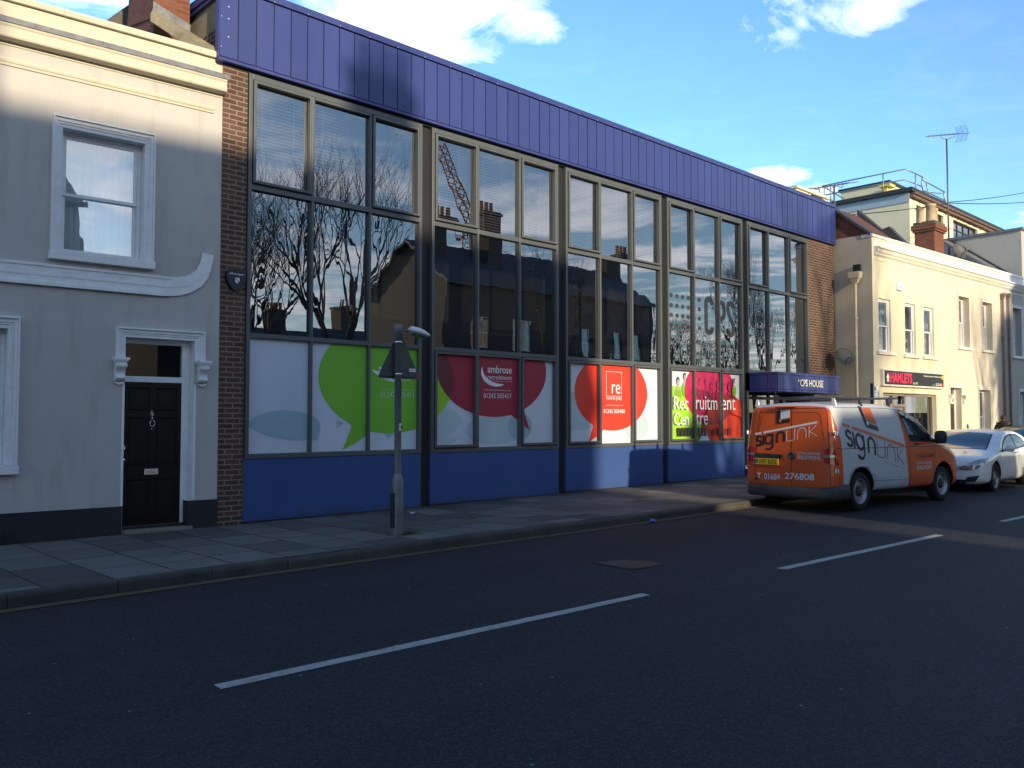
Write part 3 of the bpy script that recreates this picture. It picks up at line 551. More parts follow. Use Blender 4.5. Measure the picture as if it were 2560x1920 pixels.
sash_pts = {}
for bi, b0 in enumerate(BAYS):
    x1 = b0+BW; m1, m2 = b0+1.105, b0+2.195; zb = .965 if bi < 4 else 2.775
    g = MB()
    Y0, Y1 = -.045, .075
    g.box(b0+.004, b0+.062, Y0, Y1, zb, 6.76, frame_m); g.box(x1-.062, x1-.004, Y0, Y1, zb, 6.76, frame_m)
    g.box(b0+.062, x1-.062, Y0+.001, Y1, zb, zb+.075, frame_m); g.box(b0+.062, x1-.062, Y0+.001, Y1, 6.68, 6.76, frame_m)
    for mx in (m1, m2): g.box(mx-.021, mx+.021, Y0+.003, Y1, zb+.075, 6.68, frame_m)
    segs = [(b0+.062, m1-.021), (m1+.021, m2-.021), (m2+.021, x1-.062)]
    for a, c in segs:
        g.box(a, c, Y0+.005, Y1, 5.005, 5.09, frame_m)
        if bi < 4: g.box(a, c, Y0+.005, Y1, 2.775, 2.845, frame_m)
    win = wb(g, 'bay_window', bevel=.004)
    rows = [('top', 5.09, 6.68)]+([('low', zb+.075, 2.775)] if 0 < bi < 4 else [])
    for rn, z0, z1 in rows:
        for k, (a, c) in enumerate(segs):
            if k == 1:      # fixed light: one extra head bar
                s_ = MB(); s_.box(a+.002, c-.002, Y0-.004, .02, z1-.045, z1-.006, frame_m); wb(s_, 'head_bar', win); continue
            s_ = MB(); f0, f1 = a+.012, c-.012; q0, q1 = z0+.012, z1-.012; wd = .044
            s_.box(a+.001, c-.001, -.02, .03, z0+.001, z1-.001, seal)
            s_ = MB()
            s_.box(f0, f0+wd, Y0-.022, .02, q0, q1, frame_m); s_.box(f1-wd, f1, Y0-.022, .02, q0, q1, frame_m)
            s_.box(f0+wd, f1-wd, Y0-.022, .02, q0, q0+wd, frame_m); s_.box(f0+wd, f1-wd, Y0-.022, .02, q1-wd, q1, frame_m)
            # dark gasket lines round the sash
            for (u0, u1, v0, v1) in ((a, f0, z0, z1), (f1, c, z0, z1), (f0, f1, z0, q0), (f0, f1, q1, z1)): s_.box(u0+.0005, u1-.0005, -.03, .02, v0+.0005, v1-.0005, seal)
            s_.box(f0+.004, f1-.004, Y0-.034, Y0-.020, q0-.010, q0+.006, seal)
            wb(s_, 'sash', win, bevel=.003)
    rr = random.Random(20+bi)
    for rn, z0, z1, gm in [('top', 5.09, 6.68, glass_off), ('mid', (2.845 if bi < 4 else zb+.075), 5.005, glass_mid)]:
        for k, (a, c) in enumerate(segs):
            q = MB(); t1, t2 = rr.uniform(-.0035, .0035), rr.uniform(-.003, .003)
            q.quad([(a+.002, .026-t1-t2, z0+.002), (c-.002, .026+t1-t2, z0+.002), (c-.002, .026+t1+t2, z1-.002), (a+.002, .026-t1+t2, z1-.002)], gm)
            wb(q, 'glass_pane', win)
    if bi < 3:
        for k, (a, c) in enumerate(segs):
            q = MB(); n = 29; u0 = a+.03; u1 = c-(.14 if bi == 1 or k else .05)
            for i in range(n):
                z = 5.12+i*.0525; q.quad([(u0, .11, z), (u1, .11, z), (u1, .138, z+.020), (u0, .138, z+.020)], blind_m)
            for xx in (u0+.2, u1-.2): q.box(xx, xx+.006, .108, .112, 5.1, 6.66, blind_m)
            wb(q, 'venetian_blind', win, )
    if bi < 4: wb(POST[bi].g, 'window_graphic', win, recalc=False)
    if bi == 3:
        etched, t, b = newmat('etched_film'); t.n.remove(b)
        d_ = t.node('ShaderNodeBsdfDiffuse'); d_.inputs[0].default_value = (.055, .058, .062, 1); tr = t.node('ShaderNodeBsdfTransparent'); mx = t.node('ShaderNodeMixShader'); mx.inputs[0].default_value = .75
        t.l.new(tr.outputs[0], mx.inputs[1]); t.l.new(d_.outputs[0], mx.inputs[2]); t.l.new(mx.outputs[0], t.n['Material Output'].inputs[0])
        q = MB()
        for r_ in range(4):
            for c_ in range(6): q.flat(ell(16.73+c_*.232, 4.48-r_*.232, .058, .052, 20), etched, (0, .015, 0))
        w_ = .135; yy = (0, .015, 0)
        q.ribbon(arc(18.31, 4.42, .13, .12, -10, 180, 10)+arc(18.31, 3.83, .13, .12, 180, 370, 10), w_, etched, yy)
        q.ribbon([(18.66, 3.70), (18.66, 4.54)], w_, etched, yy); q.ribbon([(18.71, 4.50)]+arc(18.87, 4.30, .13, .20, 90, -90, 12)+[(18.71, 4.10)], w_*.9, etched, (0, .0145, 0))
        q.ribbon(arc(19.29, 4.40, .12, .12, 10, 180, 9)+[(19.18, 4.30), (19.24, 4.18), (19.34, 4.06)]+[(19.40, 3.95)]+arc(19.29, 3.83, .12, .12, 0, -170, 9), w_, etched, (0, .0145, 0))
        q.text('Consulting Solutions', etched, (17.45, .015, 3.33), 1.95, .15)
        wb(q, 'etched_lettering', win, recalc=False)
for i in range(4):
    g = MB(); a = BAYS[i]+BW; c = BAYS[i+1]; g.box(a-.005, c+.005, .055, .34, -.1, 6.76, column_m); g.box(a+.03, c-.03, .035, .054, zg(a), 6.76, column_m); wb(g, 'column')
for i in range(4):
    g = MB(); a = BAYS[i]-(.01 if i == 0 else 0); g.box(a, BAYS[i]+BW, -.03, .33, zg(a)+.02, .962, panel_blue); g.box(a+.01, BAYS[i]+BW-.01, -.015, .33, -.1, zg(a)+.019, seal); wb(g, 'plinth_panel', bevel=.006)
# debris line and weeds at the foot of the wall
# entrance and canopy
g = MB(); g.box(20.1, 23.47, -.80, -.02, 2.33, 2.70, seal)
for i in range(12):
    a = 20.1+i*.2805; g.box(a+.006, a+.2745, -.822, -.801, 2.335, 2.705, fascia_m)
for i in range(3): g.box(20.078, 20.099, -.795+i*.262, -.795+i*.262+.25, 2.335, 2.705, fascia_m)
g.box(20.06, 23.50, -.84, -.02, 2.71, 2.775, fascia_m); g.box(20.06, 23.51, -.845, -.02, 2.27, 2.325, fascia_m)
can = wb(g, 'canopy', bevel=.003)
lm = mat('letter_silver', (.62, .62, .58), .5, var=.05); g = MB(); g.text('CPS HOUSE', lm, (21.22, -.842, 2.425), 1.28, .19, bold=.02)
g.flat([(21.12, 2.54), (21.17, 2.54), (21.17, 2.60), (21.12, 2.60)], lm, (0, -.842, 0)); wb(g, 'lettering', can, recalc=False); g2 = MB(); g2.text('CPS HOUSE', mat('letter_dark_copy', (.10, .10, .10), .6), (21.232, -.834, 2.418), 1.28, .19, bold=.02); wb(g2, 'letter_dark_copy', can, recalc=False)  # flat dark copy of the letters, slightly right, lower and behind
g = MB(); g.box(20.0, 20.08, .0, .5, 0, 2.30, frame_m); g.box(20.08, 20.5, .40, .45, 0, 2.3, mat('brown_panel', (.10, .08, .055), .7)); g.box(23.2, 23.284, .0, .5, 0, 2.30, frame_m)
g.box(20.5, 20.57, .40, .46, 0, 2.3, frame_m); g.box(21.75, 21.85, .40, .46, 0, 2.3, frame_m); g.box(20.57, 23.2, .40, .46, 2.1, 2.18, frame_m); g.box(20.57, 23.2, .40, .46, 0.03, .14, frame_m); ent = wb(g, 'entrance_door')
g = MB(); g.quad([(20.57, .43, .14), (23.2, .43, .14), (23.2, .43, 2.3), (20.57, .43, 2.3)], glass_shop); wb(g, 'glass_pane', ent)
g = MB(); g.tube([(21.66, .36, .9), (21.66, .36, 1.4)], .012, chrome); g.tube([(21.66, .36, .95), (21.66, .42, .95)], .01, chrome); g.tube([(21.66, .36, 1.35), (21.66, .42, 1.35)], .01, chrome); wb(g, 'handle', ent)

# alarm box on the left brick pier
al = MB(); navy = mat('alarm_box_plastic', (.012, .014, .028), .4, var=.05)
sh = [(5.665, 3.66), (5.68, 3.72), (5.73, 3.76), (5.90, 3.76), (5.95, 3.72), (5.965, 3.66), (5.955, 3.58), (5.88, 3.47), (5.85, 3.45), (5.78, 3.45), (5.75, 3.47), (5.675, 3.58)]
al.prism(sh, 'y', -.09, -.016, navy)
al.text('allcooper', white_v, (5.70, -.0915, 3.665), .235, .040, bold=.01)
al.flat([(5.79, 3.635), (5.86, 3.635), (5.86, 3.58), (5.825, 3.545), (5.79, 3.58)], white_v, (0, -.0915, 0)); al.ribbon([(5.795, 3.63), (5.855, 3.56)], .012, navy, (0, -.093, 0))
ab = empty('alarm_box', (5.815, -.016, 3.45), 'dark shield-shaped alarm box on the narrow brick pier beside the grey house', 'alarm box'); al.build('cover', ab, world=True)
# ---------------------------------------------------------------- generic wall with openings
def holed_wall(g, x0, x1, z0, z1, holes, yf, yb, m, reveal=None, rm=None):
    """front face (towards -y) at yf with rectangular holes (a, b, c, d) = x0, x1, z0, z1; reveals run to yb"""
    X = sorted({x0, x1, *[h[0] for h in holes], *[h[1] for h in holes]}); Z = sorted({z0, z1, *[h[2] for h in holes], *[h[3] for h in holes]})
    X = [x for x in X if x0 <= x <= x1]; Z = [z for z in Z if z0 <= z <= z1]
    for a, b_ in zip(X, X[1:]):
        for c_, d in zip(Z, Z[1:]):
            mx, mz = (a+b_)/2, (c_+d)/2
            if any(h[0] < mx < h[1] and h[2] < mz < h[3] for h in holes): continue
            g.quad([(a, yf, c_), (b_, yf, c_), (b_, yf, d), (a, yf, d)], m)
    rm = rm or m
    for a, b_, c_, d in holes:
        g.quad([(a, yf, c_), (a, yf, d), (a, yb, d), (a, yb, c_)], rm); g.quad([(b_, yf, c_), (b_, yb, c_), (b_, yb, d), (b_, yf, d)], rm)
        g.quad([(a, yf, d), (b_, yf, d), (b_, yb, d), (a, yb, d)], rm); g.quad([(a, yf, c_), (a, yb, c_), (b_, yb, c_), (b_, yf, c_)], rm)
    g.quad([(x1, yf, z0), (x1, yb, z0), (x1, yb, z1), (x1, yf, z1)], m); g.quad([(x0, yf, z0), (x0, yf, z1), (x0, yb, z1), (x0, yb, z0)], m)
def architrave(g, a, b_, z0, z1, w, m, yf=0.0, foot=None, deep=.06, wt=None):
    """stepped moulding round an opening a..b_, z0..z1: three steps of rising projection"""
    wt = wt or w; foot = z0 if foot is None else foot
    for k, (o0, o1, d) in enumerate(((1.0, .82, deep*1.15), (.82, .50, deep*.75), (.50, .30, deep*.55), (.30, 0, deep*.38))):
        i0, i1, j0, j1 = w*o0, w*o1, wt*o0, wt*o1
        g.box(a-i0, a-i1, yf-d, yf-.001, foot, z1+j0, m); g.box(b_+i1, b_+i0, yf-d, yf-.001, foot, z1+j0, m); g.box(a-i1, b_+i1, yf-d, yf-.001, z1+j1, z1+j0, m)
def sash_window(par, a, b_, z0, z1, y, name='sash_window', meet=None, fm=None, gm=None, back=None, curtains=True, bars=0):
    """box frame and two sliding sashes set back at y inside an opening; returns the part"""
    fm = fm or trim_w; meet = meet or (z0+z1)/2; g = MB(); f = .045
    g.box(a, a+f, y, y+.10, z0, z1, fm); g.box(b_-f, b_, y, y+.10, z0, z1, fm); g.box(a+f, b_-f, y, y+.10, z1-f, z1, fm); g.box(a+f, b_-f, y, y+.10, z0, z0+f*.7, fm)
    w = g.build(name, par, bevel=.004)
    for (q0, q1, yy, nm) in ((meet-.02, z1-f, y+.02, 'upper_sash'), (z0+f*.7, meet+.02, y+.055, 'lower_sash')):
        s = MB(); k = .042
        s.box(a+f, a+f+k, yy, yy+.03, q0, q1, fm); s.box(b_-f-k, b_-f, yy, yy+.03, q0, q1, fm); s.box(a+f+k, b_-f-k, yy, yy+.03, q0, q0+k, fm); s.box(a+f+k, b_-f-k, yy, yy+.03, q1-k, q1, fm)
        if bars: 
            s.box((a+b_)/2-.01, (a+b_)/2+.01, yy, yy+.03, q0+k, q1-k, fm)
        s.build(nm, w, bevel=.003)
        s = MB(); s.quad([(a+f+k, yy+.015, q0+k), (b_-f-k, yy+.015, q0+k), (b_-f-k, yy+.015, q1-k), (a+f+k, yy+.015, q1-k)], gm or glass_dom); s.build('glass_pane', w)
    if curtains:
        s = MB(); n = 40; vs = []; fs = []
        for i in range(n+1):
            t_ = i/n; xx = a+f+(b_-a-2*f)*t_; edge = min(t_, 1-t_); yy = y+.22+.02*math.sin(t_*70)+.012*math.sin(t_*131)
            vs += [(xx, yy, z0), (xx, yy, z1)]
            if i: fs.append((2*i-2, 2*i, 2*i+1, 2*i-1))
        s.add(vs, fs, curtain, True); s.build('curtain', w, recalc=False)
    else:
        s = MB(); s.quad([(a, y+.6, z0), (b_, y+.6, z0), (b_, y+.6, z1), (a, y+.6, z1)], back or dark_in); s.build('dim_room_sheet', w)  # dark sheet behind the glass; the room's dimness is put into its colour
    return w

# ---------------------------------------------------------------- grey rendered house on the left
hs = empty('rendered_house', (5.6, -.008, 0), 'grey rendered town house with white mouldings, black plinth and black front door', 'house', rz=R(-3.3))
def hx(s): return -(s+.13)
HB = lambda g, n, **k: g.build(n, hs, **k)
holes = [(hx(2.0), hx(.96), 3.73, 5.36), (hx(1.17), hx(.23), -.2, 2.67), (hx(3.62), hx(2.57), .98, 2.69), (hx(5.3), hx(4.26), 3.73, 5.36)]
g = MB(); holed_wall(g, -11, -.002, -.2, 6.36, holes, 0, .26, wall_grey, rm=trim_w); HB(g, 'wall')
g = MB(); g.box(-11, -.003, .6, 7.0, -.1, 6.3, wall_grey); g.box(-11, -.003, .27, .6, 5.5, 6.86, wall_grey); HB(g, 'rear_wall')
# cornice, lead capping, parapet, coping
g = MB(); prof = [(.10, 6.84), (.02, 6.84), (.02, 6.60), (-.02, 6.58), (-.17, 6.555), (-.175, 6.50), (-.17, 6.475), (-.155, 6.455), (-.16, 6.445), (-.165, 6.345), (-.155, 6.325), (-.02, 6.315), (-.015, 6.275), (.0, 6.27), (.02, 6.24), (.10, 6.24)]
g.prism(prof, 'x', -11, .0, house_top); HB(g, 'cornice')
g = MB(); x = -11
while x < 0: 
    l = min(.62, .02-x); g.prism([(.018, 6.615), (-.175, 6.575), (-.19, 6.57), (-.19, 6.50), (-.180, 6.50), (-.178, 6.558), (.018, 6.60)], 'x', x, x+l-.004, lead); x += l
HB(g, 'lead_capping')
g = MB(); x = -11; rr = random.Random(9)
while x < -.02:
    l = min(rr.uniform(.8, 1.0), -.0-x); g.prism([(-.035, 6.845+rr.uniform(-.003, .003)), (-.045, 6.90), (-.03, 6.935), (.28, 6.95), (.30, 6.845)], 'x', x, x+l-.003, house_top); x += l
HB(g, 'coping')
g = MB(); g.box(-11, -.001, .021, .27, 6.36, 6.844, house_top); HB(g, 'parapet')
g = MB(); g.prism([(-.001, 6.015), (-.018, 6.015), (-.022, 6.035), (-.016, 6.045), (-.030, 6.055), (-.038, 6.085), (-.030, 6.105), (-.001, 6.105)], 'x', -11, hx(0), house_top); HB(g, 'frieze_moulding')
# belt course that curls up at its right end
cl = [(-11, 3.41), (hx(.75), 3.41), (hx(.60), 3.413), (hx(.46), 3.43), (hx(.33), 3.475), (hx(.22), 3.55), (hx(.14), 3.65), (hx(.095), 3.77), (hx(.075), 3.86), (hx(.065), 3.94)]
ws = [.28, .28, .27, .255, .24, .225, .20, .18, .17, .17]
def band(g, cl, ws, y0, y1, m, off=0.0):
    Lp, Rp = [], []
    for i, (px, pz) in enumerate(cl):
        a = cl[max(i-1, 0)]; b_ = cl[min(i+1, len(cl)-1)]; d = Vector((b_[0]-a[0], b_[1]-a[1])).normalized(); n = Vector((-d.y, d.x))
        Lp.append((px+n.x*(ws[i]/2+off), pz+n.y*(ws[i]/2+off))); Rp.append((px-n.x*(ws[i]/2+off), pz-n.y*(ws[i]/2+off)))
    for i in range(len(cl)-1):
        q = [Lp[i], Rp[i], Rp[i+1], Lp[i+1]]; vs = [(a, y0, c_) for a, c_ in q]+[(a, y1, c_) for a, c_ in q]
        g.add(vs, [(0, 1, 2, 3), (0, 4, 5, 1), (3, 2, 6, 7)]+([(0, 3, 7, 4)] if i == 0 else [])+([(3, 7, 6, 2)] if i == len(cl)-2 else []), m)
g = MB(); band(g, cl, ws, -.030, 0, trim_w); band(g, cl[:7], [.03]*7, -.036, -.029, trim_w, 0)
band(g, [(x, z-w/2+.02) for (x, z), w in zip(cl[:3], ws)], [.045]*3, -.055, -.029, trim_w); band(g, [(x, z+w/2-.02) for (x, z), w in zip(cl[:3], ws)], [.03]*3, -.042, -.029, trim_w)
HB(g, 'belt_course')
def house_window(a, b_, z0, z1, meet):
    g = MB(); architrave(g, a, b_, z0, z1, .125, trim_w, 0, deep=.075, wt=.15); g.box(a-.14, b_+.14, -.10, .12, z0-.115, z0-.004, trim_w); s = g.build('window_surround', hs, bevel=.003)
    sash_window(hs, a+.003, b_-.003, z0, z1-.003, .13, meet=meet)
house_window(hx(2.0), hx(.96), 3.735, 5.36, 4.53); house_window(hx(3.62), hx(2.57), .985, 2.69, 1.85); house_window(hx(5.3), hx(4.26), 3.735, 5.36, 4.53)
# plinth
g = MB(); g.box(hx(.285), .001, -.02, -.0005, -.2, .405, black_paint); g.box(hx(.285)-.02, hx(.285), -.02, .20, -.2, .405, black_paint); g.box(-11, hx(1.18), -.02, -.0005, -.2, .385, black_paint); HB(g, 'plinth')
g = MB(); g.box(hx(2.85), hx(2.44), -.03, -.021, 0.0, .16, seal)
for i in range(7): g.box(hx(2.83)+i*.057, hx(2.83)+i*.057+.018, -.036, -.031, .0, .16, black_paint)
HB(g, 'air_vent')
# door
g = MB(); architrave(g, hx(1.17), hx(.23), 0, 2.67, .13, trim_w, 0, foot=2.38, deep=.07, wt=.13)
g.box(hx(.235), hx(.20), -.012, .0, .41, 2.05, trim_w); g.box(hx(1.20), hx(1.168), -.012, 0, .39, 2.05, trim_w)
HB(g, 'door_surround', bevel=.002)
for s0 in (1.245, .125):
    c_ = hx(s0); g = MB(); g.box(c_-.095, c_+.095, -.165, -.001, 2.35, 2.385, trim_w); g.box(c_-.080, c_+.080, -.15, -.001, 2.325, 2.35, trim_w)
    prof = [(-.001, 2.325), (-.135, 2.325), (-.145, 2.29), (-.13, 2.25), (-.095, 2.225), (-.075, 2.19), (-.072, 2.15), (-.085, 2.12), (-.08, 2.09), (-.05, 2.075), (-.001, 2.07)]
    g.prism(prof, 'x', c_-.062, c_+.062, trim_w, True); g.lathe([(.028, -.07), (.028, .07)], (c_, -.115, 2.275), trim_w, 'x', 14); g.lathe([(.022, -.066), (.022, .066)], (c_, -.07, 2.115), trim_w, 'x', 14)
    for k in range(5): g.lathe([(.0, -.022), (.016, -.016), (.018, 0)], (c_-.04+k*.02, -.02, 2.05-.018*math.sin(math.pi*(k+.5)/5)), trim_w, 'y', 10)
    HB(g, 'corbel', bevel=.002)
g = MB(); g.box(hx(.345), hx(.233), .15, .255, .09, 2.665, trim_w); g.box(hx(1.167), hx(1.15), .15, .255, .09, 2.665, trim_w); g.box(hx(1.15), hx(.345), .15, .255, 2.07, 2.15, trim_w); g.box(hx(1.15), hx(.345), .15, .255, 2.60, 2.665, trim_w)
fr_ = HB(g, 'door_frame', bevel=.003)
g = MB(); g.quad([(hx(1.15), .2, 2.15), (hx(.345), .2, 2.15), (hx(.345), .2, 2.6), (hx(1.15), .2, 2.6)], glass_mat('fanlight_glass', (.3, .3, .28), .06, .0003)); g.build('glass_pane', fr_)
g = MB(); g.quad([(hx(1.2), .59, 2.0), (hx(.2), .59, 2.0), (hx(.2), .59, 2.7), (hx(1.2), .59, 2.7)], mat('hall_wall', (.10, .10, .08), .9)); g.build('interior_wall', fr_)
a, b_ = hx(1.148), hx(.347); dwid = b_-a
g = MB(); pan = []
for z0, z1 in ((1.69, 1.985), (.93, 1.57), (.17, .72)):
    for u0, u1 in ((.065, .065+.29), (.445, .445+.29)): pan.append((a+u0, a+u1, z0, z1))
holed_wall(g, a, b_, .10, 2.068, pan, .165, .178, door_black)
for u0, u1, z0, z1 in pan:
    g.quad([(u0, .178, z0), (u1, .178, z0), (u1, .178, z1), (u0, .178, z1)], door_black); i_ = .035
    g.box(u0+i_, u1-i_, .168, .179, z0+i_, z1-i_, door_black)
    for q0, q1, w0, w1 in ((u0-.012, u1+.012, z1-.006, z1+.012), (u0-.012, u1+.012, z0-.012, z0+.006)): g.prism([(.164, w0), (.154, (w0+w1)/2), (.164, w1)], 'x', q0, q1, door_black)
door = HB(g, 'front_door', bevel=.002)
cx_ = (a+b_)/2
g = MB(); g.box(cx_-.095, cx_+.095, .158, .165, .785, .865, chrome); g.box(cx_-.06, cx_+.06, .152, .158, .81, .838, mat('brushed_steel', (.5, .5, .52), .35, metal=1)); g.build('letter_plate', door, bevel=.002)
g = MB(); g.tube([(cx_, .155, 1.59), (cx_, .15, 1.55)], .012, chrome); g.tube([(cx_+p_*.033, .150, z) for p_, z in ((-.35, 1.54), (-.9, 1.52), (-1, 1.49), (-.55, 1.455), (.55, 1.455), (1, 1.49), (.9, 1.52), (.35, 1.54))], .006, chrome); g.lathe([(.009, 0), (0, -.006)], (cx_, .164, 1.42), chrome, 'y', 12); g.build('door_knocker', door)
g = MB(); g.ribbon(arc(cx_, 1.625, .016, .018, 0, 360, 16), .006, chrome, (0, .163, 0)); g.ribbon([(cx_+.014, 1.67), (cx_-.002, 1.672), (cx_-.013, 1.655), (cx_-.016, 1.625)], .006, chrome, (0, .162, 0)); g.build('house_number', door, recalc=False)
g = MB(); g.box(a+.012, a+.045, .150, .165, 1.145, 1.175, chrome); g.lathe([(.016, .0), (.016, -.012), (.0, -.014)], (a+.03, .164, 1.19), chrome, 'y', 14); g.build('latch', door)
g = MB(); g.lathe([(.010, .0), (.010, -.02), (.024, -.03), (.026, -.045), (.015, -.055), (0, -.057)], (a+.02, .165, 1.0), chrome, 'y', 16); g.build('door_knob', door)
g = MB(); g.box(hx(1.165), hx(.235), -.06, .26, -.2, .055, step_m); g.box(hx(1.15), hx(.345), .10, .26, .055, .10, black_paint); HB(g, 'door_step', bevel=.015)
# roofscape behind the parapet
g = MB(); g.box(4.90-5.6, 5.44-5.6, .95, 2.2, 6.7, 9.4, brick_red); g.box(4.86-5.6, 5.48-5.6, .91, 2.24, 8.75, 8.95, brick_red)
g.add([(-.715, .94, 7.60), (-.15, .94, 7.42), (-.15, .94, 7.66), (-.715, .94, 7.86)], [(0, 1, 2, 3)], lead); g.add([(-.715, .935, 7.60), (-.715, 2.2, 7.9), (-.715, 2.2, 8.05), (-.715, .935, 7.86)], [(0, 1, 2, 3)], brick_red)
HB(g, 'chimney', )
g = MB()
def hexa(g, A, B, th, m): g.add(A+[(x, y, z-th) for x, y, z in A], [(0, 1, 2, 3), (7, 6, 5, 4), (0, 4, 5, 1), (1, 5, 6, 2), (2, 6, 7, 3), (3, 7, 4, 0)], m)
hexa(g, [(-.05, .02, 7.0), (-.06, .40, 7.02), (-.62, .86, 7.62), (-.80, .72, 7.64)], None, .10, stone)
hexa(g, [(-.30, .02, 6.95), (-.051, .02, 6.985), (-.80, .715, 7.61), (-.86, .60, 7.50)], None, .12, stone); HB(g, 'verge_stone', bevel=.01)
g = MB(); hexa(g, [(-5.5, .5, 6.5), (-.3, .5, 6.5), (-.3, 4.0, 7.15), (-5.5, 4.0, 7.15)], None, .1, slate); HB(g, 'roof')
g = MB(); g.prism([(-1.05, 6.8), (-1.02, 8.05), (-.40, 8.72), (-.15, 8.95), (-.15, 6.8)], 'y', 3.0, 3.3, mat('old_render', (.11, .10, .08), .9, var=.5, vscale=4, bump=.4)); HB(g, 'gable_wall')
# ---------------------------------------------------------------- cream terrace on the right
CZ = R(-3.1); CORG = (24.95, -1.18, 0)
def cw(s, y=0.0, z=0.0):
    return Vector((CORG[0]+s*math.cos(CZ)-y*math.sin(CZ), CORG[1]+s*math.sin(CZ)+y*math.cos(CZ), z))
def terrace(name, s0, s1, label, wallm, holes, sashes, cornm, body_top=6.9):
    root = empty(name, cw(s0), label, 'building', rz=CZ); Bd = lambda g, n, **k: g.build(n, root, **k); w = s1-s0
    g = MB(); holed_wall(g, 0, w, -.2, 6.36, [(a-s0, b_-s0, c_, d) for a, b_, c_, d in holes], 0, .30, wallm); Bd(g, 'wall')
    g = MB(); prof = [(.30, 6.36), (-.001, 6.36), (-.02, 6.37), (-.06, 6.40), (-.075, 6.44), (-.12, 6.48), (-.15, 6.55), (-.20, 6.57), (-.20, 6.61), (-.02, 6.64), (0, 6.66), (0, 6.90), (-.04, 6.905), (-.045, 6.97), (-.03, 6.99), (.30, 7.0)]
    c0 = .10 if s0 == 0 else 0
    g.prism(prof, 'x', c0, w, cornm); Bd(g, 'cornice')
    if s0 == 0:
        g = MB(); g.box(0, c0, .001, .30, 6.36, 6.89, wallm); g.box(-.03, c0, -.045, .30, 6.90, 6.99, cornm); Bd(g, 'parapet_end')
    g = MB(); g.prism([(-.001, 6.24), (-.014, 6.245), (-.018, 6.26), (-.012, 6.275), (-.001, 6.28)], 'x', c0, w, cornm); Bd(g, 'frieze_moulding')
    return root, Bd
# --- shop
H1 = [(.34, 1.10, 3.56, 5.13), (2.02, 2.74, 3.55, 5.14), (3.32, 4.04, 3.56, 5.13), (.53, 4.12, -.2, 2.35)]
shop, Bs = terrace('shop_building', 0, 4.72, 'bright cream rendered shop with three narrow upper windows and a black and pink sign', wall_cream, H1, None, trim_cream)
g = MB(); g.box(0.0, .02, .301, 1.6, -.2, 6.99, wall_pale); g.quad([(-.001, .0, -.2), (-.001, 1.5, -.2), (-.001, 1.5, 6.99), (-.001, 0, 6.99)], render_mat('flank_cream_render', (.56, .51, .40), .35)); g.box(.02, 4.7, .9, 8, -.2, 6.8, wall_pale); Bs(g, 'side_wall')  # flank render is a duller cream than the front wall
for a, b_, z0, z1 in H1[:3]:
    g = MB(); g.box(a-.15, b_+.22, -.07, .02, z0-.10, z0-.003, trim_cream); Bs(g, 'window_sill', bevel=.006)
    sash_window(shop, a+.002, b_-.002, z0, z1-.002, .06, meet=z0+.77, gm=glass_ter, curtains=False, back=mat('dim_red_room', (.16, .07, .06), .9, var=.6, vscale=2))
# shopfront
grey_f = mat('taupe_shopfront_paint', (.30, .27, .22), .55, var=.15)
g = MB(); g.box(.53, .60, .10, .22, 0, 2.35, grey_f); g.box(2.12, 2.22, .10, .22, 0, 2.35, grey_f); g.box(4.03, 4.12, .10, .22, 0, 2.35, grey_f); g.box(.60, 4.03, .10, .22, 2.27, 2.35, grey_f); g.box(.6, 2.12, .10, .22, 1.94, 2.02, grey_f); g.box(1.34, 1.42, .10, .22, 1.94, 2.27, grey_f); g.box(2.22, 4.03, .1, .22, 0, .5, grey_f)
g.box(.6, 1.36, .16, .2, 0, 1.94, grey_f); g.box(1.36, 2.12, .165, .2, 0, 1.0, grey_f); g.box(1.36, 2.12, .165, .2, 1.66, 1.94, grey_f); sf = Bs(g, 'shopfront', bevel=.004)
for q_ in ([(2.22, .15, .5), (4.03, .15, .5), (4.03, .15, 2.27), (2.22, .15, 2.27)], [(.6, .15, 2.02), (2.12, .15, 2.02), (2.12, .15, 2.27), (.6, .15, 2.27)], [(1.36, .17, 1.0), (2.12, .17, 1.0), (2.12, .17, 1.66), (1.36, .17, 1.66)]):
    g = MB(); g.quad(q_, glass_shop); g.build('glass_pane', sf)
g = MB(); g.box(.5, 4.2, .85, .88, 0, 2.6, dark_in); g.box(.5, 4.2, .25, .88, 2.4, 2.45, dark_in); Bs(g, 'interior_wall')
g = MB()   # window display: hanging particulars cards and a board
cards = mat('window_card', (.45, .44, .40), .7, var=.2, vscale=6); frm = mat('display_frame', (.05, .045, .04), .5)
for i in range(4):
    for j in range(2): g.box(2.45+i*.36, 2.72+i*.36, .30, .31, 1.58-j*.42, 1.93-j*.42, frm); g.quad([(2.47+i*.36, .298, 1.60-j*.42), (2.55+i*.36, .298, 1.60-j*.42), (2.50+i*.36, .298, 1.91-j*.42), (2.475+i*.36, .298, 1.91-j*.42)], cards)
g.box(2.9, 3.75, .34, .36, .75, 1.12, mat('cream_board', (.55, .48, .35), .7)); g.box(3.35, 3.55, .33, .35, 1.2, 2.0, mat('tan_board', (.35, .28, .16), .7)); Bs(g, 'window_display')
g = MB(); g.text('197', mat('white_vinyl', None), (.68, .145, 2.07), .28, .13); g.build('shop_number', sf, recalc=False)
# alarm box, wall bits
g = MB(); g.box(1.47, 1.82, -.07, -.001, 5.47, 5.70, trim_w); g.box(1.56, 1.70, -.0725, -.0705, 5.55, 5.60, mat('pale_blue_print', (.3, .4, .6), .6)); Bs(g, 'bell_box', bevel=.01)
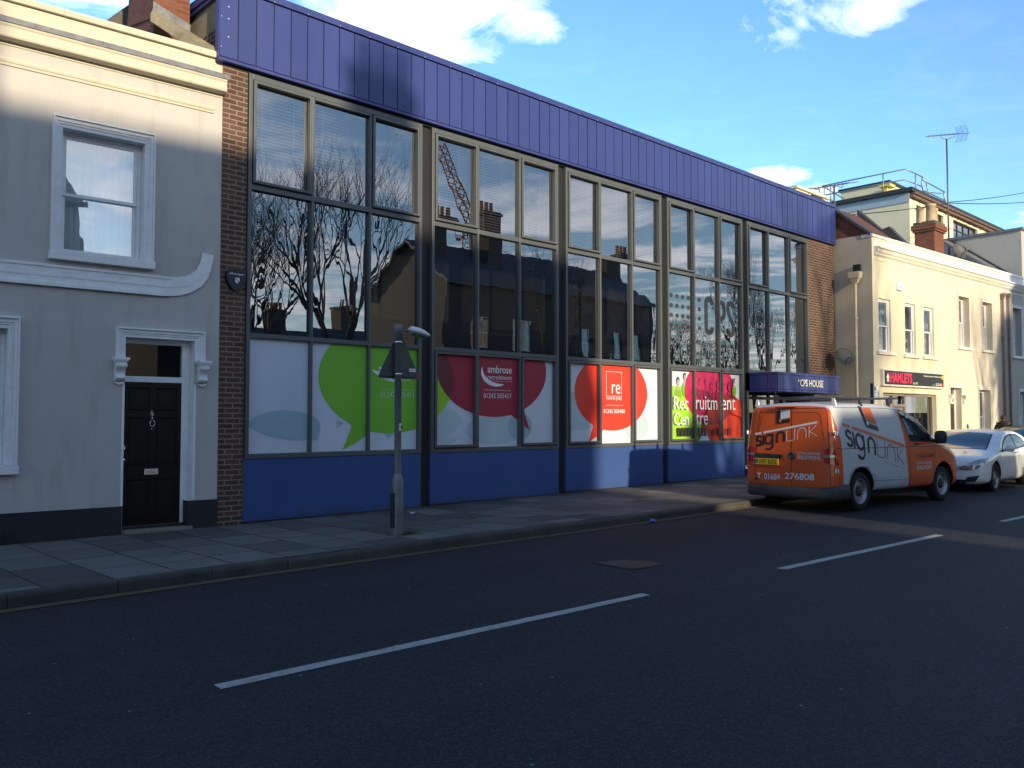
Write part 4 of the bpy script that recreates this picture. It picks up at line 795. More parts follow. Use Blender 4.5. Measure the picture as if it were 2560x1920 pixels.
# gable and roofs
g = MB(); g.prism([(.10, 6.95), (.28, 7.15), (1.07, 7.86), (1.85, 8.42), (2.8, 7.7), (3.9, 6.9)], 'x', .02, .25, brick_red); Bs(g, 'gable_wall')
g = MB()
for (a, b_) in (((.02, 7.02), (1.85, 8.52)), ((1.85, 8.52), (3.9, 7.0))): g.add([(-.06, a[0], a[1]), (.32, a[0], a[1]), (.32, b_[0], b_[1]), (-.06, b_[0], b_[1]), (-.06, a[0], a[1]-.09), (.32, a[0], a[1]-.09), (.32, b_[0], b_[1]-.09), (-.06, b_[0], b_[1]-.09)], [(0, 1, 2, 3), (4, 7, 6, 5), (0, 4, 5, 1), (3, 2, 6, 7), (0, 3, 7, 4), (1, 5, 6, 2)], slate)
Bs(g, 'verge_coping')
g = MB(); hexa(g, [(.32, .2, 6.9), (3.0, .2, 6.9), (3.0, 1.9, 8.30), (.32, 1.9, 8.30)], None, .1, tile_r); hexa(g, [(.32, 1.9, 8.30), (3.0, 1.9, 8.30), (3.0, 4.0, 6.9), (.32, 4.0, 6.9)], None, .1, tile_r); Bs(g, 'roof')
g = MB(); g.prism([(.1, 6.9), (.72, 7.60), (.84, 7.76), (1.1, 7.70), (1.9, 8.5), (1.9, 7.2), (.6, 6.9)], 'x', 2.85, 3.12, slate); Bs(g, 'party_wall')
# --- second house
H2 = [(5.95, 6.81, 4.0, 5.72), (7.93, 8.78, 4.0, 5.70), (5.15, 6.04, -.2, 2.61), (7.50, 8.47, .7, 2.59)]
h2, B2 = terrace('terraced_house', 4.72, 9.78, 'pale cream terraced house with white framed sash windows and corbelled doorway next to the shop', wall_cream2, H2, None, trim_cream)
g = MB(); g.box(.02, 5.04, .9, 8, -.2, 6.8, wall_pale); B2(g, 'rear_wall')
for a, b_, z0, z1 in (H2[0], H2[1], H2[3]):
    a, b_ = a-4.72, b_-4.72; g = MB(); architrave(g, a, b_, z0, z1, .10, trim_cream, 0, deep=.04); g.box(a-.13, b_+.13, -.08, .02, z0-.09, z0-.003, trim_cream); B2(g, 'window_surround')
    sash_window(h2, a+.002, b_-.002, z0, z1-.002, .20, gm=glass_ter, curtains=False, back=mat('dim_grey_room', (.10, .11, .10), .8, var=.4))
a, b_ = 5.15-4.72, 6.04-4.72
g = MB(); architrave(g, a, b_, 0, 2.61, .12, trim_cream, 0, foot=2.36, deep=.05); B2(g, 'door_surround')
for cx_ in (a-.08, b_+.10):
    g = MB(); g.box(cx_-.09, cx_+.09, -.15, -.001, 2.33, 2.37, trim_cream); g.prism([(-.001, 2.33), (-.13, 2.33), (-.13, 2.27), (-.09, 2.22), (-.07, 2.15), (-.07, 2.10), (-.001, 2.06)], 'x', cx_-.06, cx_+.06, trim_cream); B2(g, 'corbel')
g = MB(); g.box(a+.002, a+.07, .2, .28, 0, 2.6, trim_w); g.box(b_-.07, b_-.002, .2, .28, 0, 2.6, trim_w); g.box(a+.07, b_-.07, .2, .28, 2.08, 2.14, trim_w); fr_ = B2(g, 'door_frame')
g = MB(); g.quad([(a+.07, .25, 2.14), (b_-.07, .25, 2.14), (b_-.07, .25, 2.6), (a+.07, .25, 2.6)], glass_shop); g.build('glass_pane', fr_)
g = MB(); g.box(a+.07, b_-.07, .22, .26, .05, 2.08, mat('dark_brown_door', (.05, .042, .035), .5)); g.box(a+.16, a+.36, .212, .22, 1.2, 1.95, dark_in); g.box(b_-.36, b_-.16, .212, .22, 1.2, 1.95, dark_in); g.lathe([(.02, 0), (.025, -.03), (0, -.05)], (b_-.11, .22, 1.05), chrome, 'y', 12); B2(g, 'front_door')
# --- third house
H3 = [(10.72, 11.62, 3.92, 5.73), (13.0, 13.9, 3.92, 5.73), (11.25, 12.2, .7, 2.60)]
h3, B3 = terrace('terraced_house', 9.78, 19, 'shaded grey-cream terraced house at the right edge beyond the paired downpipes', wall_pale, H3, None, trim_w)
for a, b_, z0, z1 in H3:
    a, b_ = a-9.78, b_-9.78; g = MB(); architrave(g, a, b_, z0, z1, .10, trim_w, 0, deep=.04); g.box(a-.13, b_+.13, -.08, .02, z0-.09, z0-.003, trim_w); B3(g, 'window_surround')
    sash_window(h3, a+.002, b_-.002, z0, z1-.002, .22, gm=glass_ter, curtains=False, back=mat('dim_grey_room', None))
g = MB(); g.box(.02, 9.2, .9, 8, -.2, 6.8, wall_pale); B3(g, 'rear_wall')
g = MB(); g.box(2.15, 9.2, .04, 3.3, 7.005, 8.82, wall_pale); g.box(2.08, 9.3, -.03, 3.4, 8.82, 8.92, lead); B3(g, 'upper_storey')
g = MB(); hexa(g, [(.85, .25, 6.98), (2.14, .25, 6.98), (2.14, 2.6, 8.75), (.85, 2.6, 8.75)], None, .1, mat('grey_lead_roof', (.17, .18, .20), .6, var=.4, vscale=3, bump=.4)); hexa(g, [(1.98, .20, 7.02), (2.14, .20, 7.02), (2.14, 2.6, 8.85), (1.98, 2.6, 8.85)], None, .12, slate); B3(g, 'roof')
# chimney on the party wall of houses two and three
g = MB(); c0 = cw(9.7, 1.9)
ch = empty('chimney_stack', (34.4, .5, 6.9), 'tall weathered red brick chimney with three buff pots behind the cream parapet', 'chimney')
def wbx(g, n, par, **k): return g.build(n, par, world=True, **k)
g.box(34.42, 35.38, .50, 1.25, 6.4, 8.80, brick_red); g.box(34.36, 35.44, .44, 1.31, 8.80, 8.88, brick_red); g.box(34.32, 35.48, .40, 1.35, 8.88, 9.08, brick_red); g.box(34.38, 35.42, .46, 1.29, 9.08, 9.20, mat('mortar_flaunching', (.14, .10, .07), .9, var=.5, bump=.6, bscale=20)); wbx(g, 'stack', ch, bevel=.02)
pot = mat('buff_chimney_pot', (.48, .36, .22), .8, var=.25, vscale=6)
for px_, py_, hh, rr_, mm in ((34.50, 1.05, .62, .15, pot), (34.68, .72, .72, .185, pot), (35.05, .74, .62, .14, pot)):
    g = MB(); g.lathe([(rr_*1.05, 0), (rr_, .05), (rr_*.92, hh*.85), (rr_*1.08, hh*.87), (rr_*1.12, hh), (rr_*.85, hh), (rr_*.8, hh*.5)], (px_, py_, 9.16), mm, n=20); wbx(g, 'chimney_pot', ch)
g = MB(); g.lathe([(.11, 0), (.10, .6), (.08, .6)], (34.62, 1.1, 9.16), mat('red_chimney_pot', (.38, .12, .05), .8), n=16); wbx(g, 'chimney_pot', ch)
# ---------------------------------------------------------------- drainpipes, dish (side wall)
pipe_m = mat('cream_painted_pipe', (.60, .53, .36), .55, var=.2, vscale=4); pipe_b = mat('brown_painted_pipe', (.22, .15, .12), .6, var=.3, vscale=4)
def downpipe(x, y, z0, z1, m, label, hs_=1.0, hop=True):
    e = empty('downpipe', (x, y, z0), label, 'drainpipe'); g = MB()
    g.tube([(x, y, z0), (x, y, z1)], .042, m, 12)
    for z in [z0+.9+i*1.75 for i in range(int((z1-z0)/1.75))]: g.lathe([(.055, 0), (.055, .06)], (x, y, z), m, n=12)
    wbx(g, 'pipe', e)
    g = MB()
    if hop:
        vs = []; 
        for (h, w_) in ((z1+.34*hs_, .17*hs_), (z1+.16*hs_, .15*hs_), (z1+.12*hs_, .115*hs_), (z1, .055)): vs += [(x-w_*.8, y-w_, h), (x+w_*.8, y-w_, h), (x+w_*.8, y+w_, h), (x-w_*.8, y+w_, h)]
        g.add(vs, [(4*i+k, 4*i+(k+1) % 4, 4*i+4+(k+1) % 4, 4*i+4+k) for i in range(3) for k in range(4)]+[(0, 3, 2, 1), (12, 13, 14, 15)], m); wbx(g, 'rain_hopper', e)
    return e
downpipe(24.80, -.74, .1, 5.55, pipe_m, 'cream downpipe with hopper head on the shaded flank of the cream shop')
# dark overflow opening above the hopper
g = MB(); g.box(24.83, 24.935, -.86, -.66, 5.9, 6.12, seal); o = g.build('overflow_outlet', shop); o.matrix_parent_inverse = Matrix.LocRotScale(Vector(CORG), Matrix.Rotation(CZ, 3, 'Z').to_quaternion(), None).inverted()
q = cw(9.62, -.07); downpipe(q.x, q.y, .1, 5.95, pipe_b, 'thin brown downpipe, left of the pair between the cream and grey houses', .55)
q = cw(10.18, -.07); downpipe(q.x, q.y, .1, 6.0, pipe_b, 'thin brown downpipe, right of the pair between the cream and grey houses', .55)
dish_m = mat('dish_grey_mesh', (.10, .10, .095), .6, metal=.3, var=.2)
def sat_dish(c, aim, r, label, arm):
    e = empty('satellite_dish', c, label, 'satellite dish'); a = Vector(aim).normalized(); u = a.cross(Vector((0, 0, 1))).normalized(); v = u.cross(a)
    g = MB(); prof = [(r*k/7, .09*(r/.3)*(k/7)**2) for k in range(8)]; prof2 = [(p, h-.008) for p, h in prof[::-1]]
    g.lathe(prof+prof2, (0, 0, 0), dish_m, axis=(u, v*.93, a), n=30); g.build('reflector', e)
    g = MB(); tip = a*r*1.15-v*r*.35; g.tube([-v*r*.85, -v*r*.5+a*.1, tip], .012, plastic_g); g.lathe([(.02, -.05), (.028, 0), (.028, .03)], tip, trim_w, axis=(u, v, a), n=12); g.build('feed_arm', e)
    g = MB(); g.tube([-a*.02, -a*.10, Vector(arm)], .018, plastic_g); g.build('bracket', e); return e
sat_dish((24.55, -.46, 3.36), (-.55, -.8, .42), .30, 'dark mesh satellite dish on the flank wall beside the blue canopy', (.36, .12, -.12))
sat_dish((32.55, -.95, 7.50), (-.3, -.9, .4), .33, 'grey satellite dish on the cream parapet right of the brick chimney', (.05, .2, -.5))
# shop sign
sg = empty('shop_sign', cw(.35, 0, 2.54), 'long black sign with pink HAMLETS lettering and white edge over the shop window', 'shop sign', rz=CZ); g = MB()
g.box(0, 4.10, -.11, -.004, 0, .50, trim_cream); g.box(.07, 4.05, -.118, -.111, .05, .46, mat('sign_black', (.022, .020, .022), .4, var=.05)); g.build('board', sg, bevel=.003)
pink = mat('sign_pink', (.85, .02, .10), .4, var=0); wv = mat('sign_white', (.85, .85, .8), .5, var=0); yel = mat('sign_yellow', (.80, .62, .03), .5, var=0); sred = mat('sign_red', (.6, .03, .03), .5, var=0)
g = MB(); Y_ = -.1195; g.text('HAMLETS', pink, (.40, Y_, .105), 1.42, .31, bold=.035)
g.flat([(.20, .12), (.255, .12), (.255, .2), (.275, .2), (.275, .12), (.33, .12), (.33, .24), (.355, .26), (.30, .34), (.265, .40), (.23, .34), (.155, .26), (.20, .24)], wv, (0, Y_, 0))
g.flat(ell(1.93, .115, .035, .035, 14), wv, (0, Y_, 0)); g.text('.NET', wv, (2.02, Y_, .09), .2, .065, bold=.02)
g.text('Property Lettings & Management', wv, (2.62, Y_, .335), 1.25, .06, bold=.02); g.flat([(3.90, .30), (4.0, .30), (4.0, .42), (3.90, .42)], yel, (0, Y_, 0))
g.text('01242', cards, (3.22, Y_, .075), .22, .055); g.text('25 35 00', wv, (3.47, Y_, .075), .42, .09, bold=.02); g.flat([(3.92, .065), (4.02, .065), (4.02, .17), (3.92, .17)], sred, (0, Y_, 0)); g.build('lettering', sg, recalc=False)

# ---------------------------------------------------------------- modern building behind the terrace
mb_ = empty('roof_terrace_building', (43.6, 5, 0), 'modern cream building with blue band and tubular roof railing rising behind the terrace', 'building')
cr_m = render_mat('modern_cream_render', (.70, .64, .48), .08, cracks=False); band_m = mat('pale_blue_parapet_band', (.30, .38, .47), .35, var=.06); brown_f = mat('brown_eaves', (.15, .10, .075), .7, var=.3, vscale=6); rail_m = mat('galvanised_rail', (.26, .28, .32), .45, metal=.5, var=.1)
g = MB(); holed_wall(g, 43.62, 61, 0, 12.55, [(44.5, 45.3, 11.2, 12.36), (47.2, 48.1, 11.2, 12.36), (49.5, 53.3, 11.15, 12.42), (55, 57.5, 11.3, 12.3)], 5, 5.25, cr_m); g.box(43.6, 43.64, 5.0, 15, 0, 12.34, cr_m); g.box(43.64, 61, 5.6, 15, 0, 12.5, cr_m); wbx(g, 'wall', mb_)
g = MB(); g.box(43.55, 43.60, 4.98, 15, 12.34, 12.82, band_m); wbx(g, 'parapet_band', mb_)
g = MB(); g.box(43.35, 61.3, 4.75, 15, 12.82, 13.02, plastic_g); wbx(g, 'roof', mb_)
g = MB(); g.box(43.62, 61.2, 4.80, 4.999, 12.58, 12.82, brown_f)
for i in range(20): g.tube([(44+i*.88, 4.80, 12.63), (44+i*.88, 4.98, 12.50)], .03, brown_f, 6)
g.tube([(43.6, 4.76, 12.78), (61.2, 4.76, 12.78)], .07, brown_f, 10); wbx(g, 'gutter', mb_)
for a, b_, z0, z1 in ((44.5, 45.3, 11.2, 12.36), (47.2, 48.1, 11.2, 12.36), (49.5, 53.3, 11.15, 12.42), (55, 57.5, 11.3, 12.3)):
    g = MB(); n = 4 if b_-a > 2 else 1; g.box(a, b_, 5.12, 5.18, z1-.06, z1, plastic_g); g.box(a, b_, 5.12, 5.18, z0, z0+.06, plastic_g)
    for i in range(n+1): xx = a+(b_-a-.06)*i/n; g.box(xx, xx+.06, 5.121, 5.18, z0+.06, z1-.06, plastic_g)
    if n > 1: g.box(a+.06, b_-.06, 5.125, 5.175, z0+.78, z0+.84, plastic_g)
    w_ = wbx(g, 'window', mb_); g = MB(); g.quad([(a, 5.16, z0), (b_, 5.16, z0), (b_, 5.16, z1), (a, 5.16, z1)], glass_shop); g.quad([(a, 5.5, z0), (b_, 5.5, z0), (b_, 5.5, z1), (a, 5.5, z1)], mat('blue_grey_blind', (.18, .24, .30), .8)); wbx(g, 'glass_pane', w_)
g = MB(); r_ = .035
def post(x, y, z0, z1): g.tube([(x, y, z0), (x, y, z1)], r_, rail_m, 8)
g.tube([(43.8, 9.6, 14.08), (43.8, 5.25, 14.08), (44.97, 5.2, 14.08), (45.9, 5.2, 14.08)], r_, rail_m, 8); g.tube([(43.8, 9.6, 13.56), (43.8, 5.3, 13.56), (45.74, 5.2, 13.56)], r_, rail_m, 8)
for y in (9.5, 9.15, 6.35): post(43.8, y, 13.0, 14.08)
post(44.97, 5.2, 13, 14.08); g.tube([(45.9, 5.2, 14.08), (45.72, 5.2, 13.75), (45.9, 5.2, 13.4), (46.4, 5.2, 13.15)], r_, rail_m, 8)
g.tube([(46.0, 5.2, 13.93), (48.95, 5.2, 13.85)], r_, rail_m, 8); g.tube([(45.9, 5.2, 13.42), (49.0, 5.2, 13.38)], r_, rail_m, 8)
g.tube([(46.35, 5.2, 13.93), (46.75, 5.2, 13.05)], r_, rail_m, 8); g.tube([(48.7, 5.2, 13.87), (49.1, 5.2, 13.05)], r_, rail_m, 8); g.tube([(43.8, 9.6, 14.08), (46.5, 9.7, 13.9)], r_, rail_m, 8); g.tube([(43.8, 9.6, 13.56), (46.5, 9.7, 13.45)], r_, rail_m, 8)
g.tube([(45.6, 6.4, 13.62), (48.7, 5.3, 13.75)], r_*.8, rail_m, 8); wbx(g, 'railing', mb_)
g = MB(); g.box(47, 49.3, 7.4, 10.1, 13, 14.42, cr_m); g.box(46.9, 49.4, 7.3, 10.2, 14.42, 14.56, plastic_g); wbx(g, 'plant_room', mb_)
yl = mat('yellow_plant_unit', (.62, .55, .14), .5, var=.1); g = MB(); g.box(46.2, 46.6, 7.3, 9.2, 13.55, 13.78, yl); g.box(46.2, 46.6, 6.7, 7.4, 13.5, 13.8, yl); g.box(46.3, 46.5, 7.2, 7.4, 13.8, 13.98, yl); g.box(46.3, 46.5, 6.9, 9.0, 13.02, 13.5, yl); g.box(46.2, 46.9, 7.0, 7.6, 14.05, 14.2, yl); wbx(g, 'roof_unit', mb_)
# pale flat roofed block just over the blue fascia
bb = empty('rooftop_block', (34.1, 6, 0), 'pale flat-roofed block peeping over the right end of the blue fascia', 'building'); g = MB(); g.box(34.1, 36.9, 6, 10, 0, 11.45, cr_m); wbx(g, 'wall', bb); g = MB(); g.box(34.0, 37.0, 5.9, 10.1, 11.45, 11.56, cr_m); wbx(g, 'coping', bb)
g = MB(); g.tube([(35.2, 5.95, 11.4), (35.2, 5.95, 11.65), (36.1, 5.95, 11.75), (36.3, 5.95, 11.3)], .03, rail_m, 8); wbx(g, 'pipe', bb)
# ---------------------------------------------------------------- aerials and cables
ant_m = mat('aerial_metal', (.16, .13, .14), .5, metal=.6, var=.3)
def yagi(base, top, mast_r, a, b_, n, label, refl=True):
    e = empty('tv_aerial', base, label, 'aerial'); g = MB(); g.tube([base, (base[0], base[1], top)], mast_r, ant_m, 8); wbx(g, 'mast', e)
    A, B = Vector(a), Vector(b_); g = MB(); g.tube([A, B], .014, ant_m, 6); d = (B-A).normalized(); w_ = d.cross(Vector((0, 0, 1))).normalized()
    for i in range(n):
        p = A.lerp(B, .02+.78*i/n); g.tube([p-w_*.14+Vector((0, 0, .02)), p+w_*.14+Vector((0, 0, .02))], .009, ant_m, 5); g.tube([p-Vector((0, 0, .02)), p+Vector((0, 0, .05))], .012, ant_m, 5)
    m_ = Vector((base[0], base[1], top)); g.tube([A.lerp(B, .28), A.lerp(B, .33)-Vector((0, 0, .12)), m_-Vector((0, 0, .02)), A.lerp(B, .62)-Vector((0, 0, .1)), A.lerp(B, .66)], .012, ant_m, 6)
    if refl:
        p = A.lerp(B, .84)
        for sgn in (1, -1):
            for k in range(5):
                q = p+d*(-.10*k*.6)*sgn*0+Vector((0, 0, sgn*(.05+.065*k)))-d*(.06*k); g.tube([q-w_*.22, q+w_*.22], .007, ant_m, 5)
            for ww in (-.2, 0, .2): g.tube([p+w_*ww, p+w_*ww+Vector((0, 0, sgn*.32))-d*.26], .007, ant_m, 5)
    wbx(g, 'antenna_head', e); return e
yagi((36.75, .8, 8.2), 12.95, .034, (35.0, .9, 12.66), (38.8, .6, 13.62), 8, 'tall rooftop television aerial on a thin mast beside the brick chimney')
yagi((25.72, .3, 7.9), 8.85, .03, (24.5, .35, 8.52), (27.3, .25, 9.26), 9, 'low television aerial on a pale mast at the end of the blue fascia', False)
def cable(p, q, sag, label):
    g = MB(); P_, Q = Vector(p), Vector(q); g.tube([P_.lerp(Q, i/16)-Vector((0, 0, sag*4*(i/16)*(1-i/16))) for i in range(17)], .018, plastic_g, 6); o = g.build('telephone_cable'); o.location = (0, 0, 0); tag(o, label, 'cable', 'overhead cables from the roofs')
cable((27.6, .8, 8.32), (36.74, .8, 10.3), .05, 'black overhead cable from the low roof up to the tall aerial mast'); cable((36.74, .8, 10.35), (52, .8, 13.9), .12, 'upper black cable running right from the aerial mast'); cable((36.74, .8, 10.32), (52, .8, 13.2), .12, 'lower black cable running right from the aerial mast')

# ---------------------------------------------------------------- the far side of the street (seen in the glass, shades the road)
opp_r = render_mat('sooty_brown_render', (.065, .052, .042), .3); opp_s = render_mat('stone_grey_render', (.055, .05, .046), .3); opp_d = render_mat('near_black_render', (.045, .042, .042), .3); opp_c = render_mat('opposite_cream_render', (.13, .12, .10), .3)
def opp_house(name, x0, x1, yf, depth, eave, ridge, wm, label, wins, hip=False, chims=(), gable_win=()):
    """front faces +y at yf"""
    e = empty(name, ((x0+x1)/2, yf, 0), label, 'house'); g = MB(); yb = yf-depth
    M_ = Matrix.Rotation(math.pi, 4, 'Z'); 
    holed_wall(g, -x1, -x0, -.3, eave, [(-b_, -a, c_, d) for a, b_, c_, d in wins], -yf, -yf+.2, wm); g.xf(M_)
    g.box(x0, x1, yb, yf-.4, -.3, eave, wm); g.quad([(x0-.001, yb, -.3), (x0-.001, yf, -.3), (x0-.001, yf, eave), (x0-.001, yb, eave)], opp_s)
    g.prism([(yb, eave), (yf, eave), ((yb+yf)/2, ridge-.1)], 'x', x0+.02, x0+.3, opp_s); g.prism([(yb, eave), (yf, eave), ((yb+yf)/2, ridge-.1)], 'x', x1-.3, x1-.02, opp_s); wbx(g, 'wall', e)
    g = MB(); ym = (yb+yf)/2; hexa(g, [(x0-.25, yf+.3, eave-.05), (x1+.1, yf+.3, eave-.05), (x1+.1, ym, ridge), (x0-.25, ym, ridge)], None, .14, slate); hexa(g, [(x0-.25, ym, ridge), (x1+.1, ym, ridge), (x1+.1, yb-.3, eave-.05), (x0-.25, yb-.3, eave-.05)], None, .14, slate); wbx(g, 'roof', e)
    for a, b_, c_, d in wins:
        g = MB(); yy = yf-.12; g.box(a, a+.06, yy-.04, yy, c_, d, trim_w); g.box(b_-.06, b_, yy-.04, yy, c_, d, trim_w); g.box(a, b_, yy-.041, yy-.001, d-.06, d, trim_w); g.box(a, b_, yy-.041, yy-.001, c_, c_+.05, trim_w); g.box(a, b_, yy-.03, yy+.002, (c_+d)/2-.02, (c_+d)/2+.02, trim_w); g.box((a+b_)/2-.015, (a+b_)/2+.015, yy-.03, yy-.003, c_, d, trim_w); g.box(a-.1, b_+.1, yf, yf+.08, c_-.1, c_-.01, wm)
        w_ = wbx(g, 'window', e); g = MB(); g.quad([(a, yy-.02, c_), (b_, yy-.02, c_), (b_, yy-.02, d), (a, yy-.02, d)], glass_shop); g.quad([(a, yy-.3, c_), (b_, yy-.3, c_), (b_, yy-.3, d), (a, yy-.3, d)], mat('cream_blind', (.12, .115, .10), .8)); wbx(g, 'glass_pane', w_)
    for cx0, cx1, cy, top in chims:
        g = MB(); g.box(cx0, cx1, cy-.5, cy+.5, eave, top, brick_dark); g.box(cx0-.08, cx1+.08, cy-.58, cy+.58, top-.25, top-.1, brick_dark)
        c_ = wbx(g, 'chimney', e); g = MB(); k = int((cx1-cx0)/.38)
        for i in range(k): g.lathe([(.13, 0), (.11, .55), (.14, .6)], (cx0+.22+i*.38, cy, top), mat('red_chimney_pot', None), n=10)
        wbx(g, 'chimney_pot', c_)
    return e
W2 = lambda xs, z: [(x, x+1.0, z, z+1.75) for x in xs]
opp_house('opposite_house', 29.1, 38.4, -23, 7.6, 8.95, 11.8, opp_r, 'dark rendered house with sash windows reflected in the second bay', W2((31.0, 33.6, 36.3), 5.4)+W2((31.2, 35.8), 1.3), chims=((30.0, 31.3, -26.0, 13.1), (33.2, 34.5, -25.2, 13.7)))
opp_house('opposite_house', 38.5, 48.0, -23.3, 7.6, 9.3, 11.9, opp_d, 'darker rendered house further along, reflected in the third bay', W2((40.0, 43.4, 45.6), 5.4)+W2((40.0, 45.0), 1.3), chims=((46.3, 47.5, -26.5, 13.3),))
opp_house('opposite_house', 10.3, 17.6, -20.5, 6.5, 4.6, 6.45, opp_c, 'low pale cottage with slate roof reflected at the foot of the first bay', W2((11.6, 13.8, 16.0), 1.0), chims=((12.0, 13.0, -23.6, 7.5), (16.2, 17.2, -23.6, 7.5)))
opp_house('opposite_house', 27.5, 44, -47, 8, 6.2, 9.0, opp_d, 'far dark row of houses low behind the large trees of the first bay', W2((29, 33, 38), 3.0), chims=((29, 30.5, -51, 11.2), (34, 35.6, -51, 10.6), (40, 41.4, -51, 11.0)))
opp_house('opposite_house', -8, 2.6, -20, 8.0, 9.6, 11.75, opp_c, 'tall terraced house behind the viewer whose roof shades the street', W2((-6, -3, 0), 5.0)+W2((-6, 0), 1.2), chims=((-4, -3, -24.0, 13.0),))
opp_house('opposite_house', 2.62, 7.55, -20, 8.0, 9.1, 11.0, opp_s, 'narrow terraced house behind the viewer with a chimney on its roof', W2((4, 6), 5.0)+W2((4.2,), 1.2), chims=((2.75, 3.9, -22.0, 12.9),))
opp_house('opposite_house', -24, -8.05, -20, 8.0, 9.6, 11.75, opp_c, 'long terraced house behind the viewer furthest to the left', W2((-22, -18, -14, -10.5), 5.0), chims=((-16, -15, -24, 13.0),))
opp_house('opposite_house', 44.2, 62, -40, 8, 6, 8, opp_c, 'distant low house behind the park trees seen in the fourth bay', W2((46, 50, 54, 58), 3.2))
bark = mat('bare_tree_bark', (.045, .038, .030), .95, var=.5, vscale=6, bump=.5, bscale=20); twig = mat('winter_twig', (.055, .042, .034), .95, var=.3)
def bare_tree(loc, h, seed, label, spread=1.0, up=.25, r0=.26, depth=7):
    rr = random.Random(seed); e = empty('bare_tree', loc, label, 'tree', 'bare winter trees across the road'); trunk = MB(); crown = MB()
    def seg(mb, p, q, ra, rb, m, n):
        d = (q-p).normalized(); u = d.cross(Vector((.3, .9, .2))).normalized(); v = d.cross(u)
        vs = [p+(u*math.cos(6.2832*k/n)+v*math.sin(6.2832*k/n))*ra for k in range(n)]+[q+(u*math.cos(6.2832*k/n)+v*math.sin(6.2832*k/n))*rb for k in range(n)]
        mb.add(vs, [(k, (k+1) % n, n+(k+1) % n, n+k) for k in range(n)], m, True)
    def grow(p, d, l, r, k):
        n = 3 if k > 3 else 5; steps = 2 if k < 5 else 2
        for i in range(steps):
            d = (d+Vector((rr.uniform(-.11, .11), rr.uniform(-.11, .11), rr.uniform(-.03, .12)))).normalized(); q = p+d*l/steps; rb = r*(1-.16*(i+1)/steps) if k < depth else r*.4
            seg(crown if k else trunk, p, q, r, rb, bark if k < 4 else twig, n); p, r = q, rb
        if k >= depth or r < .0045: return
        for _ in range(4 if k in (0, 1) else 3 if (k < 6 and rr.random() < .75) else 2):
            ax = Vector((rr.uniform(-1, 1), rr.uniform(-1, 1), rr.uniform(-.15, .55)*1)).normalized(); nd_ = (d*(1.0)+ax*rr.uniform(.45, .85)*spread+Vector((0, 0, up))).normalized()
            grow(p, nd_, l*rr.uniform(.70, .88), r*rr.uniform(.60, .76), k+1)
    grow(Vector((0, 0, -.1)), Vector((0, 0, 1)), h*.26, r0, 0)
    t_ = trunk.build('trunk', e, recalc=False); c_ = crown.build('crown', e, recalc=False)
    zmax = max(v.co.z for v in c_.data.vertices); s_ = h/zmax
    for o in (t_, c_):
        for v in o.data.vertices: v.co *= s_
    return e
bare_tree((18.6, -16.8, 0), 13.6, 11, 'large spreading bare tree mirrored across the first bay', 1.0, .25, .24, 9)
bare_tree((15.4, -18.5, 0), 11.8, 5, 'bare tree mirrored at the left edge of the first bay', 1.0, .3, .20, 9)
bare_tree((19.3, -25.5, 0), 12.5, 17, 'bare tree behind the low cottage, mirrored between the two nearer trees', 1.0, .25, .22, 9)
bare_tree((29.4, -16.0, 0), 11.2, 8, 'slender bare street tree mirrored above the roofs in the third bay', .75, .4, .14, 6)
bare_tree((51.5, -24, 0), 10.0, 21, 'broad bare park tree mirrored under the frosted lettering', 1.2, .2, .26, 8); bare_tree((57, -25, 0), 9.4, 22, 'second broad bare park tree mirrored in the fourth bay', 1.2, .2, .26, 8)
bare_tree((62, -25, 0), 15.5, 31, 'tall upright bare tree mirrored in the fifth bay', .6, .6, .2, 8); bare_tree((66.5, -26, 0), 14, 32, 'upright bare tree, second in the row mirrored in the fifth bay', .6, .6, .2, 8); bare_tree((71, -25, 0), 13, 33, 'upright bare tree, last in the row mirrored in the fifth bay', .6, .6, .2, 8)

e = empty('park_wall', (72, -30, 0), 'long dark garden wall low behind the park trees in the right-hand windows', 'wall'); g = MB(); g.box(50, 110, -30.3, -30, -.3, 2.1, brick_dark); wbx(g, 'brickwork', e); g = MB(); g.box(50, 110, -30.36, -29.94, 2.1, 2.2, opp_d); wbx(g, 'coping', e)

# red luffing crane far away behind the houses, mirrored in the second bay
crn = mat('crane_red_paint', (.38, .07, .03), .6, var=.1); e = empty('tower_crane', (116, -120, 0), 'distant red lattice crane jib mirrored in the second bay of upper windows', 'crane')
def lattice(A, B, w_, n):
    g = MB(); A, B = Vector(A), Vector(B); d = (B-A).normalized(); u = d.cross(Vector((0, 1, .1))).normalized()*w_; v = d.cross(u).normalized()*w_; c4 = [u+v, u-v, -u-v, v-u]
    for c_ in c4: g.tube([A+c_, B+c_], .16, crn, 5)
    for i in range(n):
        p, q = A.lerp(B, i/n), A.lerp(B, (i+1)/n)
        for k in range(4): g.tube([p+c4[k], q+c4[(k+1) % 4]], .10, crn, 4)
    return g
wbx(lattice((105, -120, 56), (115, -120, 38.5), .75, 14), 'jib', e); wbx(lattice((116, -120, 0), (116, -120, 40), .9, 22), 'mast', e)
